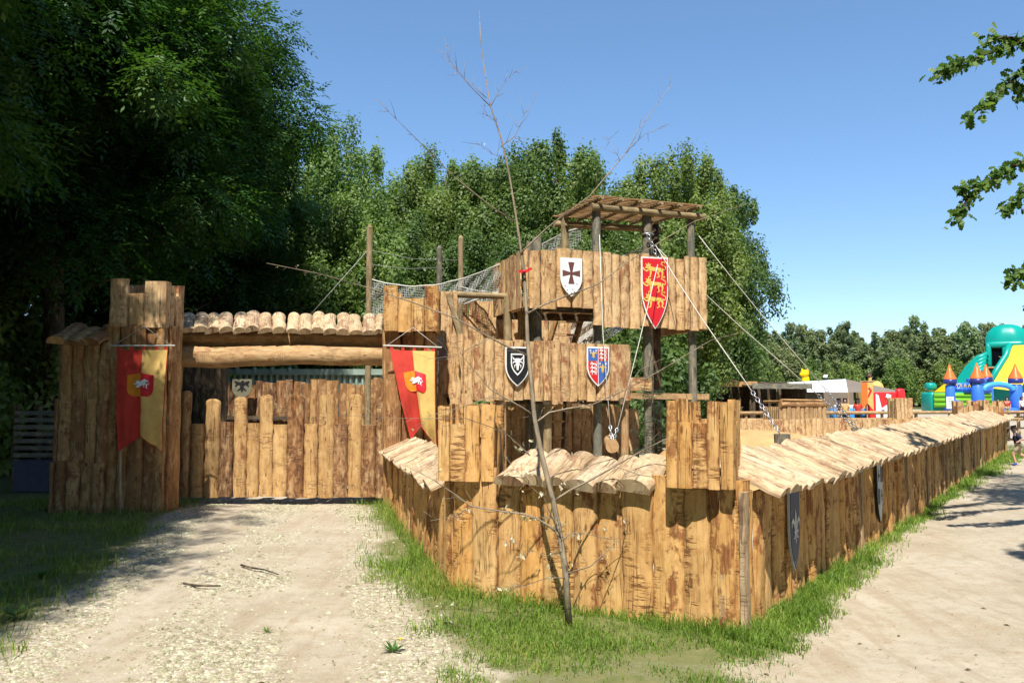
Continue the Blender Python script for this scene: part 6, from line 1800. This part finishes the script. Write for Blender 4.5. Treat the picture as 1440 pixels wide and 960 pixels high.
for j in range(5):
    off = j * 6.5
    pts_ = [(1389, 497 + off * .8), (1374, 503 + off * .85), (1360, 516 + off * .8), (1350, 530 + off * .7), (1342, 546 + off * .5), (1337, 560 + off * .3)]
    tube(mb, [W(x + (off * .35 if i > 1 else 0), y, YL - .3 * j * .4) for i, (x, y) in enumerate(pts_)], 3.6 * k, 9)
mb.build('stair_arc', M['pvc_green'], sl)
mb = MB()
A1, A2 = [(1428, 486), (1424, 505), (1418, 525), (1414, 545)], [(1470, 486), (1466, 505), (1462, 530), (1456, 550)]
for a, b_ in zip(zip(A1[:-1], A1[1:]), zip(A2[:-1], A2[1:])):
    i = A1.index(a[0]); mb.add([W(*a[0], YL - .4 - i * .8), W(*b_[0], YL - .4 - i * .8), W(*b_[1], YL - 1.2 - i * .8), W(*a[1], YL - 1.2 - i * .8)], [(0, 3, 2, 1)], True)
mb.build('yellow_chute', M['pvc_yellow'], sl)
mb = MB(); tube(mb, [W(1424, 484, YL - .5), W(1423, 500, YL - 1), W(1417, 520, YL - 1.8), W(1411, 545, YL - 2.6)], 4.6 * k, 9); mb.build('chute_wall', M['pvc_green'], sl)
s2 = thing('small_inflatable', 'low green inflatable with a yellow slope left of the bouncy castle', 'inflatable', gp(1318, 74))
mb = MB(); z = hp(1315, 551, 74); rbox(mb, V(gp(1319, 74)[0], 74.5, z / 2), 14 * 74 / FPX, 1.0, z / 2, .25); rbox(mb, V(gp(1317, 74)[0], 75, hp(1316, 543, 74)), .45, .5, .35, .7); mb.build('body', M['pvc_green'], s2)
mb = MB(); yy = 73.6; mb.add([W(1313, 551, yy), W(1331, 551, yy), W(1331, 538, yy), W(1326, 541, yy), W(1313, 551, yy + 1), W(1331, 551, yy + 1), W(1331, 538, yy + 1), W(1326, 541, yy + 1)], [(0, 1, 2, 3), (4, 7, 6, 5), (0, 3, 7, 4), (3, 2, 6, 7), (1, 5, 6, 2)]); mb.build('yellow_slope', M['pvc_yellow'], s2)
# sign on the rail fence
t = thing('white_notice_board', 'white notice board on a post before the bouncy castle', 'notice', gp(1336, 31))
c = W(1336, 566, 31); mb = MB(); box(mb, c, V(.14, 0, 0), V(0, .012, 0), V(0, 0, .22)); mb.build('board', M['white_paint'], t)
mb = MB(); log(mb, c * V(1, 1, 0) + V(0, .05, 0), c + V(0, .05, .1), .03, n=8); mb.build('post', M['log'], t)
mb = MB()
for i in range(5): stroke(mb, Fr(c + V(0, -.0125, .13 - i * .06), V(1, 0, 0), V(0, -1, 0)), [(-.09 + .02 * (i % 2), 0), (.09, 0)], .012, 0)
mb.build('grey_print', M['grey_blue'], t)
# dark fence and benches beyond the path
t = thing('dark_rail_fence', 'dark wooden rail fence crossing beyond the end of the path', 'fence', gp(1440, 31))
for z in (.45, .85):
    mb = MB(); bar(mb, gp(1412, 30, z), gp(1560, 32, z), .05, .12, (0, 1, 0)); mb.build('rail', M['dark'], t)
for i in range(6):
    mb = MB(); log(mb, gp(1416 + i * 26, 30.1 + i * .3), gp(1416 + i * 26, 30.1 + i * .3, 1.0), .06, n=8, seg=3); mb.build('fence_post', M['dark'], t)

# bin and slatted panels in the left shade
t = thing('recycling_bin', 'green and yellow bin deep in the shade of the left wood', 'bin', gp(45, 24))
c = gp(45, 24)
mb = MB(); rbox(mb, c + UP * .80, .30, .3, .60, .3); mb.build('bin_body', M['pvc_lime'], t)
mb = MB(); rbox(mb, c + UP * 1.42, .33, .33, .07, .4); rbox(mb, c + V(0, -.30, .9), .25, .02, .28, .2); mb.build('bin_lid', M['pvc_yellow'], t)
mb = MB()
for g in (-1, 1): log(mb, c + V(g * .2, 0, -.02), c + V(g * .2, 0, .25), .03, n=8)
mb.build('leg', M['dark'], t)
t = thing('slatted_panel', 'dark horizontal slat panels left of the stub wall in the shade', 'panel', gp(55, 15))
mb = MB()
for i in range(9): bar(mb, gp(22, 15, .35 + i * .125), gp(92, 15, .35 + i * .125), .02, .075, UP)
mb.build('slats', M['pole'], t)
mb = MB()
for px in (24, 57, 90): bar(mb, gp(px, 15.06, -.05), gp(px, 15.06, 1.5), .06, .06, (0, 1, 0))
mb.build('panel_post', M['dark'], t)
mb = MB(); box(mb, gp(58, 14.6, .26), V(.33, 0, 0), V(0, .18, 0), V(0, 0, .25)); box(mb, gp(58, 14.6, .525), V(.35, 0, 0), V(0, .20, 0), V(0, 0, .012)); box(mb, gp(58, 14.41, .3), V(.28, 0, 0), V(0, .008, 0), V(0, 0, .015))
tag(mb.build('storage_crate', M['grey_blue'], None, gp(58, 14.6)), 'dull blue crate on the ground before the slat panels', 'crate')

# ------------------------------------------------------------------ people
def skin_body(name, verts, edges, radii, mat, parent, loc):
    me = bpy.data.meshes.new(name); me.from_pydata([tuple(np.asarray(v, float)) for v in verts], edges, []); me.materials.append(mat)
    o = bpy.data.objects.new(name, me); COL.objects.link(o)
    if parent is not None: o.parent = parent
    else: o.location = tuple(loc)
    md = o.modifiers.new('Skin', 'SKIN'); md.use_smooth_shade = True
    for sv, r in zip(me.skin_vertices[0].data, radii):
        sv.radius = (r, r) if not hasattr(r, '__len__') else r
    me.skin_vertices[0].data[0].use_root = True
    ss = o.modifiers.new('Subsurf', 'SUBSURF'); ss.levels = ss.render_levels = 1
    return o
def person(label, loc, h, J, shirt, shorts, shoes, hair='hair', rz=0.0, long=False):
    """J: joints in units of height, figure faces +x before turning"""
    s = h
    P = {k: V(*v) * s for k, v in J.items()}
    names = ['pelvis', 'belly', 'chest', 'neck', 'head', 'crown', 'hipL', 'kneeL', 'ankleL', 'toeL', 'hipR', 'kneeR', 'ankleR', 'toeR', 'shL', 'elL', 'wrL', 'haL', 'shR', 'elR', 'wrR', 'haR', 'nose']
    ix = {n: i for i, n in enumerate(names)}
    rr = dict(pelvis=.068, belly=.064, chest=.070, neck=.030, head=.062, crown=.05, hipL=.055, kneeL=.036, ankleL=.024, toeL=.02, hipR=.055, kneeR=.036, ankleR=.024, toeR=.02,
              shL=.036, elL=.025, wrL=.019, haL=.022, shR=.036, elR=.025, wrR=.019, haR=.022, nose=.02)
    ed = [('pelvis', 'belly'), ('belly', 'chest'), ('chest', 'neck'), ('neck', 'head'), ('head', 'crown'), ('pelvis', 'hipL'), ('hipL', 'kneeL'), ('kneeL', 'ankleL'), ('ankleL', 'toeL'), ('pelvis', 'hipR'), ('hipR', 'kneeR'),
          ('kneeR', 'ankleR'), ('ankleR', 'toeR'), ('chest', 'shL'), ('shL', 'elL'), ('elL', 'wrL'), ('wrL', 'haL'), ('chest', 'shR'), ('shR', 'elR'), ('elR', 'wrR'), ('wrR', 'haR'), ('head', 'nose')]
    t = skin_body('person', [P[n] for n in names], [(ix[a], ix[b]) for a, b in ed], [rr[n] * s for n in names], M['skin'], None, loc)
    t.rotation_euler = (0, 0, rz); tag(t, label, 'person')
    def cloth_part(nm, chain, rad_, mat):
        vn = []; e = []
        for a, b in chain:
            for q in (a, b):
                if q not in vn: vn.append(q)
            e.append((vn.index(a), vn.index(b)))
        pos = [P[q] if q in P else X[q] for q in vn]
        return skin_body(nm, pos, e, [rad_[q] * s for q in vn], M[mat], t, None)
    mixp = lambda a, b, q: P[a] * (1 - q) + P[b] * q
    X = {'slL': mixp('shL', 'elL', .9 if not long else 1.0), 'slR': mixp('shR', 'elR', .9 if not long else 1.0), 'tL': mixp('hipL', 'kneeL', .85), 'tR': mixp('hipR', 'kneeR', .85), 'nk': mixp('chest', 'neck', .6), 'sole': P['ankleL'],
         'hem': P['pelvis'] - UP * .01 * s}
    cloth_part('shirt', [('belly', 'hem'), ('belly', 'chest'), ('chest', 'nk'), ('chest', 'shL'), ('shL', 'slL'), ('chest', 'shR'), ('shR', 'slR')],
               dict(belly=.078, hem=.082, chest=.084, nk=.04, shL=.048, slL=.038, shR=.048, slR=.038), shirt)
    cloth_part('shorts', [('pelvis', 'hipL'), ('hipL', 'tL'), ('pelvis', 'hipR'), ('hipR', 'tR')], dict(pelvis=.080, hipL=.068, tL=.058, hipR=.068, tR=.058), shorts)
    for g in 'LR':
        X['heel' + g] = mixp('ankle' + g, 'toe' + g, -.3); X['mid' + g] = mixp('ankle' + g, 'toe' + g, .4)
        cloth_part('shoe', [('mid' + g, 'heel' + g), ('mid' + g, 'toe' + g)], {'mid' + g: .036, 'heel' + g: .032, 'toe' + g: .028}, shoes)
    X['hb'] = P['head'] + V(-.018, 0, .02) * s; X['hc'] = P['crown'] + V(-.008, 0, .010) * s; X['hn'] = P['head'] + V(-.03, 0, -.03) * s
    cloth_part('hair', [('hb', 'hc'), ('hb', 'hn')], dict(hb=.066, hc=.052, hn=.045), hair)
    return t
RUN = dict(pelvis=(0, 0, .50), belly=(.02, 0, .58), chest=(.05, 0, .70), neck=(.075, 0, .80), head=(.095, 0, .88), crown=(.10, 0, .95), nose=(.155, 0, .875),
           hipL=(.0, .05, .48), kneeL=(.12, .055, .30), ankleL=(.06, .055, .06), toeL=(.14, .055, .025), hipR=(0, -.05, .48), kneeR=(-.03, -.055, .27), ankleR=(-.22, -.055, .22), toeR=(-.26, -.055, .14),
           shL=(.04, .10, .75), elL=(-.08, .14, .65), wrL=(.02, .15, .57), haL=(.05, .14, .57), shR=(.04, -.10, .75), elR=(.10, -.15, .61), wrR=(.20, -.12, .66), haR=(.23, -.11, .68))
cb = G(1433, 655)
person('small child in a navy top and khaki shorts running along the path', (cb[0], cb[1], 0.0), .98, RUN, 'navy', 'khaki', 'shoe', rz=rad(150), long=True)
STAND = dict(pelvis=(0, 0, .50), belly=(0, 0, .58), chest=(0, 0, .70), neck=(0, 0, .80), head=(.01, 0, .88), crown=(.01, 0, .95), nose=(.07, 0, .875),
             hipL=(0, .05, .48), kneeL=(.01, .055, .27), ankleL=(0, .06, .05), toeL=(.08, .065, .02), hipR=(0, -.05, .48), kneeR=(.01, -.055, .27), ankleR=(0, -.06, .05), toeR=(.08, -.065, .02),
             shL=(0, .10, .76), elL=(.02, .22, .74), wrL=(.04, .32, .78), haL=(.05, .36, .79), shR=(0, -.10, .76), elR=(.02, -.22, .74), wrR=(.04, -.32, .78), haR=(.05, -.36, .79))
c = W(1404, 512, YL + 1.0); 
_q = V(*sl.location); c = _q + V(*(Matrix.Rotation(SL_ROT, 3, 'Z') @ Vector(((c[0] - _q[0]) * SL_SX, -.35, 0)))); person('child in a white top with arms out in the opening of the green slide', (c[0], c[1], hp(1404, 516, YL)), 1.28, STAND, 'white_cotton', 'navy', 'shoe', rz=rad(-120))
mb = MB(); box(mb, V(gp(1404, YL)[0], YL + .4, hp(1404, 516, YL) - .06), V(.9, 0, 0), V(0, 1.0, 0), V(0, 0, .05)); mb.build('step_ledge', M['pvc_orange'], sl)
sl.rotation_euler = (0, 0, SL_ROT); sl.scale = (SL_SX, 1, 1)
REST = dict(STAND); REST.update(elL=(-.01, .13, .62), wrL=(.03, .13, .50), haL=(.05, .12, .45), elR=(-.01, -.13, .62), wrR=(.03, -.13, .50), haR=(.05, -.12, .45))
for px, Y, lab, sh, so, rz in ((1206, 41.5, 'distant person in a red top standing by the striped banner', 'red_cloth', 'navy', 1.2), (1179, 42.5, 'distant person in a dark top at the turquoise stall table', 'navy', 'khaki', 2.4),
                               (1188, 42.3, 'distant person in a yellow top at the turquoise stall table', 'yellow_cloth', 'navy', 4.4), (1437, 60, 'distant person in a white top before the bouncy castle', 'white_cotton', 'navy', -1.6),
                               (1416, 58, 'distant person in a red top before the bouncy castle', 'red_cloth', 'khaki', -2.0)):
    g = gp(px, Y); person(lab, (g[0], g[1], 0), 1.5, REST, sh, so, 'shoe', rz=rz)
# ------------------------------------------------------------------ light, sky, camera
SUN_EL, SUN_DIR = rad(57), nrm(V(.15, 1.0, 0))          # the sun stands behind the viewer
d = V(SUN_DIR[0] * math.cos(SUN_EL), SUN_DIR[1] * math.cos(SUN_EL), -math.sin(SUN_EL))
sun = bpy.data.lights.new('sun', 'SUN'); sun.energy = 4.7; sun.angle = rad(.53); sun.color = (1.0, .955, .88)
so = bpy.data.objects.new('sun', sun); COL.objects.link(so); so.location = (0, -20, 40)
so.rotation_euler = Vector(d).to_track_quat('-Z', 'Y').to_euler()
wd = bpy.data.worlds.new('World'); SC.world = wd; wd.use_nodes = True
nt = wd.node_tree; nt.nodes.clear()
sk = nt.nodes.new('ShaderNodeTexSky'); sk.sky_type = 'NISHITA'; sk.sun_disc = False; sk.sun_elevation = SUN_EL; sk.sun_rotation = math.atan2(-SUN_DIR[0], -SUN_DIR[1])
sk.altitude = 3000; sk.air_density = 1.0; sk.dust_density = 0.4; sk.ozone_density = 3.0
bg = nt.nodes.new('ShaderNodeBackground'); bg.inputs[1].default_value = 0.15
wo = nt.nodes.new('ShaderNodeOutputWorld'); gm = nt.nodes.new('ShaderNodeGamma'); gm.inputs[1].default_value = 0.74; nt.links.new(sk.outputs[0], gm.inputs[0])
hs = nt.nodes.new('ShaderNodeHueSaturation'); hs.inputs['Saturation'].default_value = 1.22; hs.inputs['Value'].default_value = 1.28; nt.links.new(gm.outputs[0], hs.inputs['Color'])
nt.links.new(hs.outputs[0], bg.inputs[0]); nt.links.new(bg.outputs[0], wo.inputs[0])
cam = bpy.data.cameras.new('camera'); co = bpy.data.objects.new('camera', cam); COL.objects.link(co)
cam.sensor_width = 36; cam.lens = FPX / 1440 * 36; cam.clip_end = 2000; cam.clip_start = .05
co.location = (0, 0, CAM_H); co.rotation_euler = (math.pi / 2 + PITCH, 0, 0)
SC.camera = co
SC.view_settings.view_transform = 'Standard'; SC.view_settings.look = 'None'; SC.view_settings.exposure = 0.72; SC.view_settings.gamma = 1.0
SC.render.engine = 'CYCLES'
cy = SC.cycles; cy.max_bounces = 6; cy.diffuse_bounces = 3; cy.glossy_bounces = 2; cy.transmission_bounces = 4; cy.transparent_max_bounces = 4; cy.use_denoising = True
